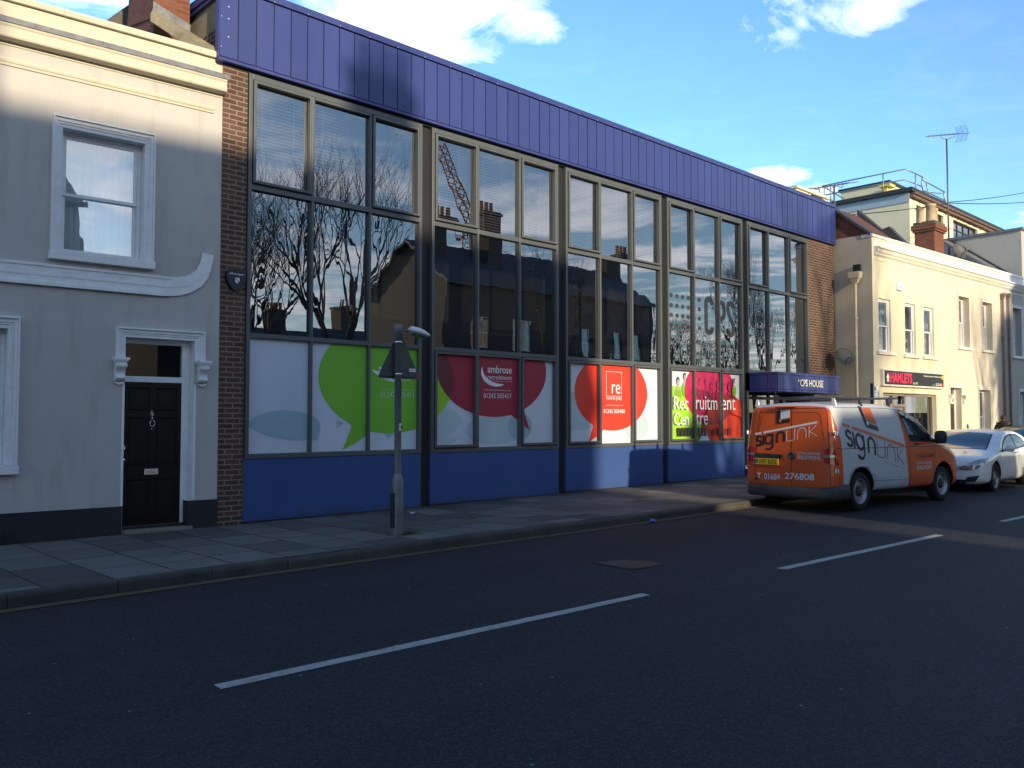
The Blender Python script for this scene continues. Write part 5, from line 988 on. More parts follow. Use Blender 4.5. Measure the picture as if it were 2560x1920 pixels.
# ---------------------------------------------------------------- street furniture
post_m = mat('grey_painted_steel', (.19, .205, .21), .5, metal=.3, var=.35, vscale=5, bump=.1, bscale=30)
zp = .02
sp = empty('sign_post', (6.90, -2.60, zp), 'grey pavement pole with triangular sign seen from behind and small lamp head', 'sign post')
px, py = 6.90, -2.60
g = MB(); g.lathe([(.078, -.1), (.078, .72), (.074, .74), (.050, .80), (.046, .81)], (px, py, zp), post_m, n=24); g.box(px-.086, px-.072, py-.04, py+.04, zp+.10, zp+.56, plastic_g); wbx(g, 'base', sp)
g = MB(); g.lathe([(.046, .8), (.046, 2.66), (.056, 2.665), (.056, 2.80), (.05, 2.81), (0, 2.812)], (px, py, zp), post_m, n=20); wbx(g, 'pole', sp)
back = mat('sign_back_grey', (.085, .10, .10), .5, metal=.3, var=.15)
g = MB(); yy = py+.07
tri = []
for cx_, cz_, a0 in ((px+.37, 2.135, -90), (px+.07, 2.70, 30), (px-.23, 2.135, 150)): tri += [(cx_+.035*math.cos(R(a0+k*24)), cz_+.035*math.sin(R(a0+k*24))) for k in range(6)]
g.prism(tri, 'y', yy, yy+.006, back); g.box(px-.22, px+.36, yy-.018, yy, 2.13, 2.165, back); g.box(px-.02, px+.16, yy-.018, yy, 2.56, 2.59, back); g.box(px+.35, px+.40, yy-.003, yy+.010, 2.10, 2.20, mat('rusty_edge', (.22, .09, .05), .8)); sgn = wbx(g, 'sign_plate', sp)
g = MB(); g.box(px+.22, px+.33, yy-.022, yy-.0185, 2.20, 2.245, trim_w); g.text('0017', black_v, (px+.235, yy-.0225, 2.21), .08, .022); g.build('label_plate', sgn, world=True)
g = MB()
for z in (2.145, 2.575): g.lathe([(.050, 0), (.053, .003), (.053, .022), (.050, .025)], (px, py, z), chrome, n=20); g.box(px-.01, px+.09, py+.045, yy-.018, z+.004, z+.02, chrome)
wbx(g, 'clamp', sp)
g = MB(); g.tube([(px+.04, py, 2.755), (px+.24, py, 2.755)], .014, post_m, 10); wbx(g, 'lamp_arm', sp)
shell = mat('lamp_shell_grey', (.78, .80, .82), .4, var=.08); g = MB(); vs = []; fs = []; sec = [(.19, .03, .05), (.22, .06, .085), (.30, .07, .105), (.40, .065, .105), (.47, .045, .085), (.50, .015, .06)]
n = 12
for sx, h_, w_ in sec: vs += [(px+sx, py+w_*math.cos(2*math.pi*k/n), 2.765-(sx-.2)*.22+(h_ if math.sin(2*math.pi*k/n) > 0 else h_*.55)*math.sin(2*math.pi*k/n)) for k in range(n)]
fs = [(i*n+k, i*n+(k+1) % n, (i+1)*n+(k+1) % n, (i+1)*n+k) for i in range(len(sec)-1) for k in range(n)]+[tuple(range(n)), tuple(range(n*(len(sec)-1), n*len(sec)))]; g.add(vs, fs, shell, True); lh = wbx(g, 'lamp_head', sp)
g = MB(); g.add([(px+.24, py-.05, 2.725), (px+.45, py-.05, 2.68), (px+.45, py+.05, 2.68), (px+.24, py+.05, 2.725), (px+.27, py-.03, 2.69), (px+.43, py-.03, 2.655), (px+.43, py+.03, 2.655), (px+.27, py+.03, 2.69)], [(4, 5, 6, 7), (0, 1, 5, 4), (1, 2, 6, 5), (2, 3, 7, 6), (3, 0, 4, 7)], mat('lamp_lens', (.12, .14, .10), .2)); wbx(g, 'lamp_lens', lh)
g = MB(); n = 8
def on_pole(z0, z1, m_, r, a0, a1): g.add([(px+r*math.sin(R(a0+(a1-a0)*i/n)), py-r*math.cos(R(a0+(a1-a0)*i/n)), z) for z in (z0, z1) for i in range(n+1)], [(i, i+1, n+2+i, n+1+i) for i in range(n)], m_)
on_pole(1.40, 1.50, white_v, .0475, -15, 55); on_pole(1.87, 2.06, mat('old_sticker', (.10, .045, .03), .7, var=.5, vscale=30), .0472, 0, 45); g.text('4', black_v, (px+.008, py-.050, 1.42), .035, .055, bold=.03); wbx(g, 'sticker', sp, recalc=False)
# grass at the foot of the post
gr = MB(); rr = random.Random(2); gm = mat('weed_green', (.045, .09, .02), .8, var=.4, vscale=30)
for i in range(420):
    a = rr.uniform(0, 6.28); d = abs(rr.gauss(0, .13)); x = px+.10+d*math.cos(a)*1.6; y = py-.08+d*math.sin(a)*.8
    if abs(rr.gauss(0, .2)) < d*.3: continue
    h_ = rr.uniform(.015, .055); w_ = .006; t_ = rr.uniform(0, 6.28); c_, s_ = math.cos(t_)*w_, math.sin(t_)*w_; lx, ly = rr.uniform(-.02, .02), rr.uniform(-.02, .02)
    gr.add([(x-c_, y-s_, zp-.02), (x+c_, y+s_, zp-.02), (x+lx, y+ly, zp+h_)], [(0, 1, 2)], gm)
o = gr.build('grass_tuft', recalc=False); tag(o, 'low green weeds sprouting at the foot of the sign post', 'weeds', kind='stuff')
# joint weeds and wall-foot debris
gr = MB(); rr = random.Random(12); dm = mat('dry_leaf_litter', (.09, .06, .03), .9, var=.5, vscale=60)
for i in range(1500):
    x = rr.uniform(6, 19.7); y = -.05-abs(rr.gauss(0, .05)); z = zg(x)+.004; s_ = rr.uniform(.005, .018); a = rr.uniform(0, 3.14); c_, q_ = math.cos(a)*s_, math.sin(a)*s_
    gr.add([(x-c_, y-q_, z), (x+q_, y-c_, z+rr.uniform(0, .008)), (x+c_, y+q_, z+rr.uniform(0, .012)), (x-q_, y+c_, z)], [(0, 1, 2, 3)], dm)
o = gr.build('leaf_litter', recalc=False); tag(o, 'thin line of brown grit and leaf litter along the foot of the blue panels', 'debris', kind='stuff')
# manhole cover
mc = MB(); x0, y0 = 7.55, -5.46; rust = mat('rusty_manhole', (.10, .065, .055), .8, metal=.2, var=.4, vscale=8, bump=1.0, bscale=55)
e = empty('manhole_cover', (7.8, -5.78, zr(7.8)), 'rusty square manhole cover set in the road beyond the long white dash', 'manhole cover')
g = MB(); P4 = [(7.54, -5.47), (7.96, -5.57), (8.10, -6.12), (7.52, -6.06)]; cxm, cym = sum(p_[0] for p_ in P4)/4, sum(p_[1] for p_ in P4)/4
g.prism(P4, 'z', zr(7.8)-.05, zr(7.8)+.006, plastic_g); wbx(g, 'frame', e); g = MB(); g.prism([(cxm+(a-cxm)*.93, cym+(b_-cym)*.93) for a, b_ in P4], 'z', zr(7.8)-.02, zr(7.8)+.012, rust); wbx(g, 'cover', e)
# small litter
def crumple(name, c, r, m_, seed, label, cat, flat=.5):
    bm = bmesh.new(); bmesh.ops.create_icosphere(bm, subdivisions=2, radius=r); rr = random.Random(seed)
    for v in bm.verts: v.co *= rr.uniform(.6, 1.25); v.co.z = max(v.co.z*flat, -r*.15)
    me = bpy.data.meshes.new(name); bm.to_mesh(me); bm.free(); me.materials.append(m_); o = bpy.data.objects.new(name, me); COL.objects.link(o); o.location = c; return tag(o, label, cat)
crumple('crisp_packet', (11.07, -3.66, zr(11)+.02), .055, mat('blue_foil', (.10, .25, .62), .3, metal=.2), 3, 'crumpled bright blue packet lying against the kerb', 'litter', .7)
crumple('paper_scrap', (8.53, -.78, zg(8.5)+.01), .04, mat('paper_white', (.55, .60, .72), .8), 4, 'small scrap of white paper on the paving by the blue panel', 'litter')
# parking sign
e = empty('parking_sign', (20.62, -3.0, zg(20)), 'narrow dark post with a small white parking plate behind the van roof', 'sign')
g = MB(); g.tube([(20.62, -3.0, zg(20)-.05), (20.62, -3.0, 2.42)], .035, plastic_g, 12); wbx(g, 'post', e)
g = MB(); g.box(20.64, 20.93, -3.05, -3.04, 2.0, 2.35, trim_w); pl = wbx(g, 'plate', e, bevel=.002)
g = MB(); blu = mat('parking_blue', (.03, .10, .45), .5); g.flat([(20.66, 2.25), (20.74, 2.25), (20.74, 2.33), (20.66, 2.33)], blu, (0, -3.052, 0)); g.text('P', white_v, (20.685, -3.054, 2.265), .03, .05)
for i, st in enumerate(('Mon - Sat', '8 am - 6 pm', '2 hours', 'No return')): g.text(st, black_v, (20.68, -3.052, 2.19-i*.05), .2, .028)
g.build('lettering', pl, world=True, recalc=False)

# ---------------------------------------------------------------- vehicles
tyre_m = mat('tyre_rubber', (.014, .014, .015), .85, var=.2, bump=.3, bscale=80); rim_m = mat('steel_rim', (.42, .43, .45), .4, metal=.6, var=.15, vscale=8); alloy = mat('grey_alloy', (.30, .31, .33), .3, metal=.8, var=.1)
cglass, t, b = newmat('car_glass'); b.inputs['Base Color'].default_value = (.012, .016, .018, 1); b.inputs['Roughness'].default_value = .02; b.inputs['IOR'].default_value = 1.9; b.inputs['Specular IOR Level'].default_value = .8
lamp_red = mat('red_lamp_lens', (.50, .012, .010), .12, var=.3, vscale=18, coat=1); lamp_clear = mat('clear_lamp_lens', (.35, .33, .33), .1, metal=.3, var=.25, vscale=20, coat=1)
def ring(x, zb, zt, w, lean, zbelt, tumble, r, crown):
    """half ring from the underside centre to the roof centre"""
    def wz(z):
        q = w*(1-.05*max(0, (.45-z)/.35)**1.5) if z < .45 else w*(1-.012*max(0, (z-.75)))
        return q-max(0, z-zbelt)*tumble*(w/.9)
    zs = [zb+.09]+[zb+.09+(zt-r-zb-.09)*f for f in (.14, .28, .42, .56, .70, .84, 1.0)]
    P_ = [(0, zb), (w*.6, zb), (wz(zb)*.93, zb+.01)]+[(wz(z), z) for z in zs]
    wt = wz(zt-r); P_ += [(wt-r*(1-math.cos(R(a))), zt-r+r*math.sin(R(a))) for a in (30, 60, 90)]
    P_ += [((wt-r)*f, zt+crown*(1-f*f)) for f in (.75, .45, 0)]
    return [(x+lean*(z-zb), y, z) for y, z in P_]
def loft(stations, zbelt, tumble, paint, under, arches, name, par, L_):
    rings = []
    for st in stations:
        x, zb, zt, w = st[:4]; lean = st[4] if len(st) > 4 else 0; r = st[5] if len(st) > 5 else .09; cr = st[6] if len(st) > 6 else .045
        h = ring(x, zb, zt, w, lean, zbelt, tumble, r, cr); full = h+[(a, -b_, c_) for a, b_, c_ in h[-2:0:-1]]; rings.append(full)
    n = len(rings[0]); vs = [v for r_ in rings for v in r_]; fs = []
    for i in range(len(rings)-1):
        for k in range(n): fs.append((i*n+k, i*n+(k+1) % n, (i+1)*n+(k+1) % n, (i+1)*n+k))
    fs += [tuple(range(n))[::-1], tuple(range((len(rings)-1)*n, len(rings)*n))]
    me = bpy.data.meshes.new(name); me.from_pydata(vs, [], fs); me.materials.append(paint); me.materials.append(under)
    bm = bmesh.new(); bm.from_mesh(me); bmesh.ops.recalc_face_normals(bm, faces=bm.faces); bm.to_mesh(me); bm.free()
    for p_ in me.polygons: p_.use_smooth = True
    o = bpy.data.objects.new(name, me); COL.objects.link(o)
    sub = o.modifiers.new('s', 'SUBSURF'); sub.levels = 1
    cm = MB()
    for (ax, rr_) in arches:
        for sg_ in (1, -1): cm.lathe([(0, 0), (rr_, 0), (rr_, .34), (0, .34)], (ax, .62 if sg_ > 0 else -.96-.0, arch_z), under, 'y', 40)
    co = cm.build('cut', None); co.data.materials.clear(); co.data.materials.append(paint); co.data.materials.append(under)
    for p_ in co.data.polygons: p_.material_index = 1; p_.use_smooth = False
    bo = o.modifiers.new('b', 'BOOLEAN'); bo.operation = 'DIFFERENCE'; bo.object = co; bo.solver = 'EXACT'
    bpy.context.view_layer.update(); dg = bpy.context.evaluated_depsgraph_get(); m2 = bpy.data.meshes.new_from_object(o.evaluated_get(dg)); o.modifiers.clear(); o.data = m2; bpy.data.objects.remove(co); m2.name = name
    o.parent = par
    bmx = bmesh.new(); bmx.from_mesh(m2); bvh = BVHTree.FromBMesh(bmx); bmx.free()
    return o, bvh
arch_z = .34
def project(vs, fs, m_, bvh, to3, d, off=.004, grid=.07, g=None):
    """lay flat art (2-D verts and faces) onto the body along direction d"""
    bm = bmesh.new(); bv = [bm.verts.new((a, b_, 0)) for a, b_ in vs]
    for f in fs:
        try: bm.faces.new([bv[i] for i in f])
        except ValueError: pass
    bmesh.ops.triangulate(bm, faces=bm.faces)
    for ax in (0, 1):
        lo = min(v.co[ax] for v in bm.verts); hi = max(v.co[ax] for v in bm.verts); k = lo+grid
        while k < hi:
            pc = Vector((0, 0, 0)); pc[ax] = k; pn = Vector((0, 0, 0)); pn[ax] = 1
            bmesh.ops.bisect_plane(bm, geom=bm.verts[:]+bm.edges[:]+bm.faces[:], plane_co=pc, plane_no=pn); k += grid
    bm.verts.ensure_lookup_table(); d = Vector(d).normalized(); out = []; last = None
    for v in bm.verts:
        o_ = Vector(to3(v.co.x, v.co.y))-d*3; h = bvh.ray_cast(o_, d)
        if h[0] is None: h = bvh.find_nearest(Vector(to3(v.co.x, v.co.y)))
        nrm = h[1] if h[1].dot(d) < 0 else -h[1]
        out.append(h[0]+nrm*off)
    g = g or MB(); bm.verts.index_update(); g.add(out, [tuple(v.index for v in f.verts) for f in bm.faces], m_, True); bm.free(); return g
def wheel(par, x, lat, r, w, style):
    s_ = 1 if lat > 0 else -1; c_ = (x, lat, r)   # lat: centre plane of the tyre; outer face on the side s_
    A = (Vector((1, 0, 0)), Vector((0, 0, 1)), Vector((0, s_, 0)))
    g = MB(); g.lathe([(r*.66, -w/2), (r*.90, -w/2), (r*.985, -w*.38), (r, -w*.2), (r, w*.2), (r*.985, w*.38), (r*.92, w/2), (r*.70, w/2), (r*.66, w*.42), (r*.66, -w/2)], c_, tyre_m, axis=A, n=40); t_ = g.build('wheel', par)
    g = MB()
    if style == 'steel':
        g.lathe([(r*.66, w*.36), (r*.665, w*.47), (r*.64, w*.47), (r*.62, w*.30), (r*.56, w*.16), (r*.50, w*.20), (r*.34, w*.30), (r*.30, w*.26), (r*.0, w*.26)], c_, rim_m, axis=A, n=40); g.lathe([(r*.66, -w*.4), (r*.66, w*.36)], c_, plastic_g, axis=A, n=30)
        rm = g.build('rim', t_); g = MB()
        for k in range(16):
            a = 2*math.pi*k/16; u = A[0]*math.cos(a)+A[1]*math.sin(a); v = -A[0]*math.sin(a)+A[1]*math.cos(a); p = Vector(c_)+A[2]*w*.215
            g.add([p+u*r*.47-v*r*.035+A[2]*w*.022, p+u*r*.47+v*r*.035+A[2]*w*.022, p+u*r*.575+v*r*.045+A[2]*w*.0, p+u*r*.575-v*r*.045+A[2]*w*.0], [(0, 1, 2, 3)], plastic_g)
        g.build('vent_slot', t_, recalc=False); g = MB(); g.lathe([(r*.30, w*.24), (r*.30, w*.33), (r*.26, w*.38), (0, w*.40)], c_, plastic_g, axis=A, n=24); g.build('hub_cap', t_)
    else:
        g.lathe([(r*.68, -w*.1), (r*.72, w*.42), (r*.70, w*.47), (r*.66, w*.45), (r*.64, -w*.1), (0, -w*.1)], c_, alloy, axis=A, n=40)
        for k in range(5):
            for dd in (-.16, .16):
                a = 2*math.pi*k/5; a2 = a+dd; u = A[0]*math.cos(a)+A[1]*math.sin(a); u2 = A[0]*math.cos(a2)+A[1]*math.sin(a2); v = u2.cross(A[2]).normalized(); p = Vector(c_)+A[2]*w*.36; q = Vector(c_)+A[2]*w*.30
                g.add([p+u*r*.10-v*.018, p+u*r*.10+v*.018, q+u2*r*.68+v*.014, q+u2*r*.68-v*.014]+[z_-A[2]*.03 for z_ in (p+u*r*.10-v*.018, p+u*r*.10+v*.018, q+u2*r*.68+v*.014, q+u2*r*.68-v*.014)], [(0, 1, 2, 3), (0, 1, 5, 4), (1, 2, 6, 5), (2, 3, 7, 6), (3, 0, 4, 7)], alloy)
        g.lathe([(r*.16, w*.30), (r*.15, w*.40), (0, w*.41)], c_, alloy, axis=A, n=20); rm = g.build('rim', t_)
        g = MB(); g.lathe([(r*.55, 0), (r*.55, .01), (0, .01)], c_, plastic_g, axis=A, n=30); g.build('brake_disc', t_)
    return t_
# ------------------------------------------------- orange and white van. local frame: x forward from the rear face, y left, z up
VYAW = R(-5.36); van = empty('delivery_van', (14.11-.006, -4.27-.06, zr(15)+.018), 'orange and white panel van with black sign logo and roof bars parked at the kerb', 'van', rz=VYAW)
vp, t, b = newmat('van_livery_paint'); s3 = t.node('ShaderNodeSeparateXYZ'); t.l.new(t.obj(), s3.inputs[0])
e1 = t.math('ADD', .17, t.math('MULTIPLY', t.math('SUBTRACT', 1.85, s3.outputs[2]), .05)); e1 = t.math('SUBTRACT', e1, t.math('MULTIPLY', t.math('SUBTRACT', s3.outputs[2], 1.2, True), .16))
e2 = t.math('ADD', 2.25, t.math('MULTIPLY', t.math('SUBTRACT', 1.82, s3.outputs[2]), .14))
isor = t.math('MAXIMUM', t.math('LESS_THAN', s3.outputs[0], e1), t.math('GREATER_THAN', s3.outputs[0], e2))
seamf = t.math('MINIMUM', t.math('ABSOLUTE', t.math('SUBTRACT', s3.outputs[2], 1.075)), 9.0)
dirt = t.math('MULTIPLY', t.ramp(t.math('ADD', s3.outputs[2], t.math('MULTIPLY', t.noise(4, 6, .7), .5)), 1.0, .35), .35)
c = t.mix(isor, (.56, .59, .63), (.70, .108, .018)); c = t.mix(t.math('MULTIPLY', dirt, t.ramp(t.noise(7, 5, .7), .3, .8)), c, (.16, .13, .10))
t.put(b.inputs['Base Color'], c); b.inputs['Roughness'].default_value = .38; b.inputs['Coat Weight'].default_value = .5; b.inputs['Coat Roughness'].default_value = .08
vs_st = [(0.0, .42, 1.74, .80, .035, .12, .02), (.012, .38, 1.79, .87, .035, .12, .03), (.05, .33, 1.815, .905, .04, .12), (.13, .30, 1.83, .925, .03, .11), (.35, .28, 1.845, .93, .01, .10), (.8, .28, 1.855, .93), (1.4, .28, 1.86, .93), (2.0, .27, 1.845, .93), (2.3, .27, 1.815, .93), (2.55, .27, 1.765, .93), (2.75, .27, 1.70, .93, 0, .08), (2.95, .27, 1.60, .93, 0, .07), (3.15, .27, 1.475, .93, 0, .06), (3.35, .27, 1.335, .93, 0, .06), (3.52, .27, 1.205, .93, 0, .06), (3.62, .27, 1.155, .93, 0, .05), (3.8, .27, 1.115, .93, 0, .06), (4.05, .26, 1.055, .93, 0, .08), (4.28, .25, .985, .92, 0, .09), (4.45, .25, .90, .885, 0, .10), (4.55, .25, .79, .84, 0, .10), (4.60, .27, .66, .78, 0, .08), (4.62, .32, .58, .70, 0, .06)]
arch_z = .33
vb, vbvh = loft(vs_st, 1.12, .15, vp, plastic_g, [(.81, .425), (3.81, .425)], 'body', van, 4.7)
for x in (.81, 3.81):
    for s_ in (1, -1): wheel(van, x, s_*.805, .33, .205, 'steel')
side3 = lambda x, z: (x, -.9, z); rear3 = lambda u, z: (0, -u, z)   # rear: u grows to the right seen from behind
SD, RD = (0, 1, 0), (1, 0, 0)
orange_v = mat('orange_vinyl', (.72, .16, .05), .45, var=0); red_thin = mat('red_vinyl', (.50, .10, .08), .5, var=0); grey_v = mat('faded_grey_vinyl', (.36, .37, .39), .6, var=0)
def pj(name, par, polys, m_, to3, d, off=.004, grid=.07, g=None, build=True):
    g = g or MB()
    for vs, fs in polys: project(vs, fs, m_, vbvh, to3, d, off, grid, g)
    return g.build(name, par, recalc=False) if build else g
P = lambda pts: (pts, [tuple(range(len(pts)))])
def line(pts, w=.008): return stroke2d(pts, w)
# front side window, windscreen, seals
win = [(2.30, 1.735), (2.56, 1.18), (3.50, 1.165), (3.22, 1.375), (2.98, 1.53), (2.78, 1.635), (2.62, 1.70), (2.50, 1.735)]
def grow_poly(p, k): cx_ = sum(a for a, b_ in p)/len(p); cz_ = sum(b_ for a, b_ in p)/len(p); return [(cx_+(a-cx_)*(1+k), cz_+(b_-cz_)*(1+k)) for a, b_ in p]
for sg_, d_ in ((-1, SD), (1, (0, -1, 0))):
    t3 = (lambda x, z, s_=sg_: (x, s_*.9, z)); o = pj('door_window', van, [P(grow_poly(win, .05))], seal, t3, d_, .003); pj('glass_pane', o, [P(win)], cglass, t3, d_, .006)
top3 = lambda x, y: (x, y, 1.6); ws = [(2.62, -.60), (3.60, -.76), (3.68, 0), (3.60, .76), (2.62, .60), (2.55, 0)]
o = pj('windscreen', van, [P(grow_poly(ws, .03))], seal, top3, (0, 0, -1), .003); pj('glass_pane', o, [P(ws)], cglass, top3, (0, 0, -1), .006)
# panel gaps, mouldings
gap = mat('panel_gap', (.02, .016, .014), .8, var=0)
pj('panel_gap', van, [line([(.12, 1.075), (1.2, 1.075), (4.1, 1.06)], .010), line([(.10, 1.775), (1.0, 1.785), (1.8, 1.78), (2.22, 1.755)], .009), line([(2.16, 1.74), (2.22, 1.72), (2.27, 1.66), (2.50, 1.10), (2.52, .32)], .010), line([(2.52, .32), (3.3, .31), (3.38, .45), (3.42, .60)], .009), line([(3.50, 1.14), (3.46, .95), (3.42, .60)], .009), line([(.98, .33), (2.5, .31)], .007), line([(1.02, .50), (2.5, .47), (3.35, .47)], .006)], gap, side3, SD, .002)
pj('rear_door_seam', van, [line([(.0, 1.80), (-.0, .41)], .010), line([(-.66, 1.72), (-.60, 1.765), (.62, 1.77), (.68, 1.72), (.72, 1.25), (.76, .42)], .010), line([(-.66, 1.72), (-.72, 1.25), (-.76, .42), (-.5, .395), (.5, .395), (.76, .42)], .010)], gap, lambda u, z: (0, -u-.06, z), RD, .002)
psh = mat('pressed_shadow_line', (.36, .06, .012), .5, var=0)  # shade along the pressed window outline, painted as a darker orange line
pj('pressing_shade_line', van, [line([(-.0, 1.70), (.50, 1.70), (.575, 1.67), (.60, 1.6), (.665, 1.22), (.66, 1.19)], .012)], psh, lambda u, z: (0, -u-.03, z), RD, .002)
pj('pressing_shade_line', van, [line([(-.54, 1.66), (-.60, 1.6), (-.67, 1.22), (-.63, 1.16), (-.45, 1.13)], .012)], psh, lambda u, z: (0, -u-.03, z), RD, .002)
# rear light clusters
for s_ in (1, -1):
    g = MB(); Z_ = [(s_*.70, .84), (s_*.885, .80), (s_*.895, .95), (s_*.875, 1.08), (s_*.78, 1.09), (s_*.70, 1.055)]
    o = pj('tail_lamp', van, [P(Z_)], lamp_red, rear3, RD, .012, .05); pj('reversing_lens', o, [P([(s_*.70, .925), (s_*.885, .93), (s_*.885, .975), (s_*.70, .97)])], lamp_clear, rear3, RD, .016, .05)
g = MB(); project(*P([(.005, .83), (.10, .80), (.075, .95), (.03, 1.08), (.005, 1.08)]), lamp_red, vbvh, side3, SD, .012, .05, g); g.build('tail_lamp_side', van, recalc=False)
# bumper wrapping the tail
def bump_path(off): return [(.42, -.905-off), (.16, -.90-off), (.05, -.865-off), (-.03-off, -.76), (-.06-off, -.4), (-.065-off, 0), (-.06-off, .4), (-.03-off, .76), (.05, .865+off), (.16, .90+off), (.42, .905+off)]
g = MB(); rows = [(.20, -.03), (.215, .01), (.27, .035), (.36, .035), (.40, .015), (.405, -.03)]; vs = []; fs = []; m_ = len(bump_path(0))
for z, off in rows: vs += [(a, b_, z+(.11*max(0, abs(b_)-.80)/.11 if z > .38 else 0)) for a, b_ in bump_path(off)]
for i in range(len(rows)-1):
    for k in range(m_-1): fs.append((i*m_+k, i*m_+k+1, (i+1)*m_+k+1, (i+1)*m_+k))
g.add(vs, fs, mat('bumper_grey_plastic', (.045, .048, .052), .6, var=.2, vscale=5, bump=.15, bscale=120), True); bmp = g.build('rear_bumper', van)
g = MB(); g.add([(-.103, -.50, .335), (-.10, -.62, .335), (-.10, -.62, .355), (-.103, -.50, .355)], [(0, 1, 2, 3)], lamp_red); g.add([(-.103, .52, .335), (-.10, .64, .335), (-.10, .64, .355), (-.103, .52, .355)], [(0, 1, 2, 3)], lamp_red); g.build('reflector', bmp, recalc=False)
# number plate, handle recess, badge, brake light
g = MB(); project(*P([(-.76, .965), (-.13, .955), (-.12, .89), (-.18, .87), (-.70, .87), (-.75, .89)]), plastic_g, vbvh, rear3, RD, .012, .08, g); g.build('handle_trim', van, recalc=False)
pl_y = mat('number_plate_yellow', (.72, .46, .02), .4, var=.05); g = MB(); xb = -.022; g.box(xb-.004, xb+.03, .19, .705, .765, .875, pl_y); g.box(xb-.005, xb-.0042, .655, .70, .77, .87, mat('plate_blue', (.02, .05, .3), .5)); o = g.build('number_plate', van, bevel=.002)
g = MB(); g.text('RV07 BXS', black_v, (xb-.0065, .645, .780), .43, .082, u=(0, -1, 0), bold=.004); g.build('plate_lettering', o, recalc=False)
g = MB(); g.box(-.0, .04, -.25+.1, .25, 1.775, 1.795, mat('dark_red_lens', (.10, .008, .01), .2)); g.build('brake_lamp', van)
g = MB(); cxb = (-.012, -.075, .935)
g.lathe([(.062, .0), (.062, -.012), (.054, -.018), (.052, -.012), (0, -.012)], cxb, mat('badge_blue_black', (.03, .06, .09), .25, metal=.5), 'x', 28)
for pts in ([(-.034, .030), (-.013, -.006)], [(-.013, -.006), (0, .022)], [(0, .022), (.013, -.006)], [(.013, -.006), (.034, .030)], [(-.046, .004), (-.018, -.046)], [(-.018, -.046), (0, -.010)], [(0, -.010), (.018, -.046)], [(.018, -.046), (.046, .004)]): g.ribbon(pts, .008, chrome, (-.0275, -.075, .935), u=(0, -1, 0), v=(0, 0, 1))
g.build('badge', van, recalc=False)
g = MB()
for (x, y, z) in ((.035, -.90, 1.34), (.025, -.915, .70), (.035, .875, 1.34), (.025, .895, .70)): g.box(x-.015, x+.07, y-.012, y+.012, z-.032, z+.032, trim_w)
hg = g.build('door_hinge', van, bevel=.004); g = MB()
for (x, y, z) in ((.035, -.9135, 1.34), (.025, -.9285, .70)): g.box(x+.0, x+.02, y-.002, y, z-.022, z+.022, seal)
g.build('hinge_pin', hg)
g = MB(); g.tube([(-.0, .66, .50), (-.02, .66, .50)], .018, plastic_g, 12); g.tube([(-.012, .66, .50), (-.012, .56, .50)], .005, plastic_g, 6); g.build('tow_eye_cap', van)
# logos
def logo(S_, slope, z0, u0):
    """the two-tone word mark, each glyph a ribbon; returns thick (black), thin and bar polygons in (u, z)"""
    T = lambda pts: [(u0+a*S_, z0+slope*a*S_+b_*S_) for a, b_ in pts]
    w = .036*S_; thick = [stroke2d(T(p_), w) for p_ in (arc(.085, .135, .048, .043, 20, 180, 8)+[(.045, .118), (.085, .095), (.125, .075)][:2]+arc(.085, .055, .050, .045, 60, -160, 9), [(.178, 0), (.178, .19)], arc(.30, .095, .078, .082, 0, 360, 24)[:-1]+[(.378, .095)], [(.378, .185), (.378, -.03)]+arc(.305, -.03, .073, .058, 0, -150, 9), [(.47, 0), (.47, .12)]+arc(.54, .115, .07, .07, 180, 0, 10)+[(.61, 0)])]
    w2 = .013*S_; thin = [stroke2d(T(p_), w2) for p_ in ([(.665, .19), (.665, .0), (.79, .0)], [(.825, 0), (.825, .19)], [(.88, 0), (.88, .11)]+arc(.965, .105, .085, .08, 180, 0, 12)+[(1.05, 0)], [(1.11, 0), (1.11, .19)], [(1.25, .19), (1.12, .09), (1.26, 0)])]
    bars = [P(T([(0, .215), (.135, .215), (.135, .25), (0, .25)])), P(T([(.175, .215), (1.27, .215), (1.27, .25), (.175, .25)]))]
    return thick, thin, bars
th, tn, bars = logo(1.0, .175, 1.075, -.70)
g = MB(); pj('', None, th, black_v, rear3, RD, .005, .08, g, False); pj('', None, tn, white_v, rear3, RD, .005, .08, g, False); pj('', None, bars, white_v, rear3, RD, .005, .1, g, False)
for polys, m_, of in (([P([(-.25, 1.49), (-.25, 1.725), (-.165, 1.735), (-.165, 1.575), (.025, 1.605), (.025, 1.525)])], black_v, .005), ([P([(-.165, 1.58), (-.165, 1.735), (.025, 1.76), (.025, 1.61)])], white_v, .005), ([P(ell(-.17, 1.555, .028, .03, 18))], orange_v, .008), ([line([(-.165, 1.565), (.025, 1.60)], .012)], orange_v, .007)): pj('', None, polys, m_, rear3, RD, of, .1, g, False)
def ptext(g, st, m_, x, z, w, h, to3, d, bold=0.0, shear=0.0):
    vs, fs = text_geo(st, bold); project([(x+a*w, z+b_*h+shear*a*w) for a, b_ in vs], fs, m_, vbvh, to3, d, .005, .12, g)
ptext(g, 'TOTAL SIGNAGE', white_v, .165, .965, .46, .045, rear3, RD); ptext(g, 'SOLUTIONS', white_v, .17, .885, .46, .062, rear3, RD, .01); ptext(g, 'T. 01684', white_v, -.65, .495, .48, .115, rear3, RD, .012); ptext(g, '276808', white_v, -.07, .525, .58, .115, rear3, RD, .012, 0)
g.build('rear_graphic', van, recalc=False)
th, tn, bars = logo(1.545, -.205, 1.135, .33)
g = MB(); pj('', None, th, black_v, side3, SD, .005, .08, g, False); pj('', None, tn, red_thin, side3, SD, .005, .08, g, False); pj('', None, bars, orange_v, side3, SD, .005, .1, g, False)
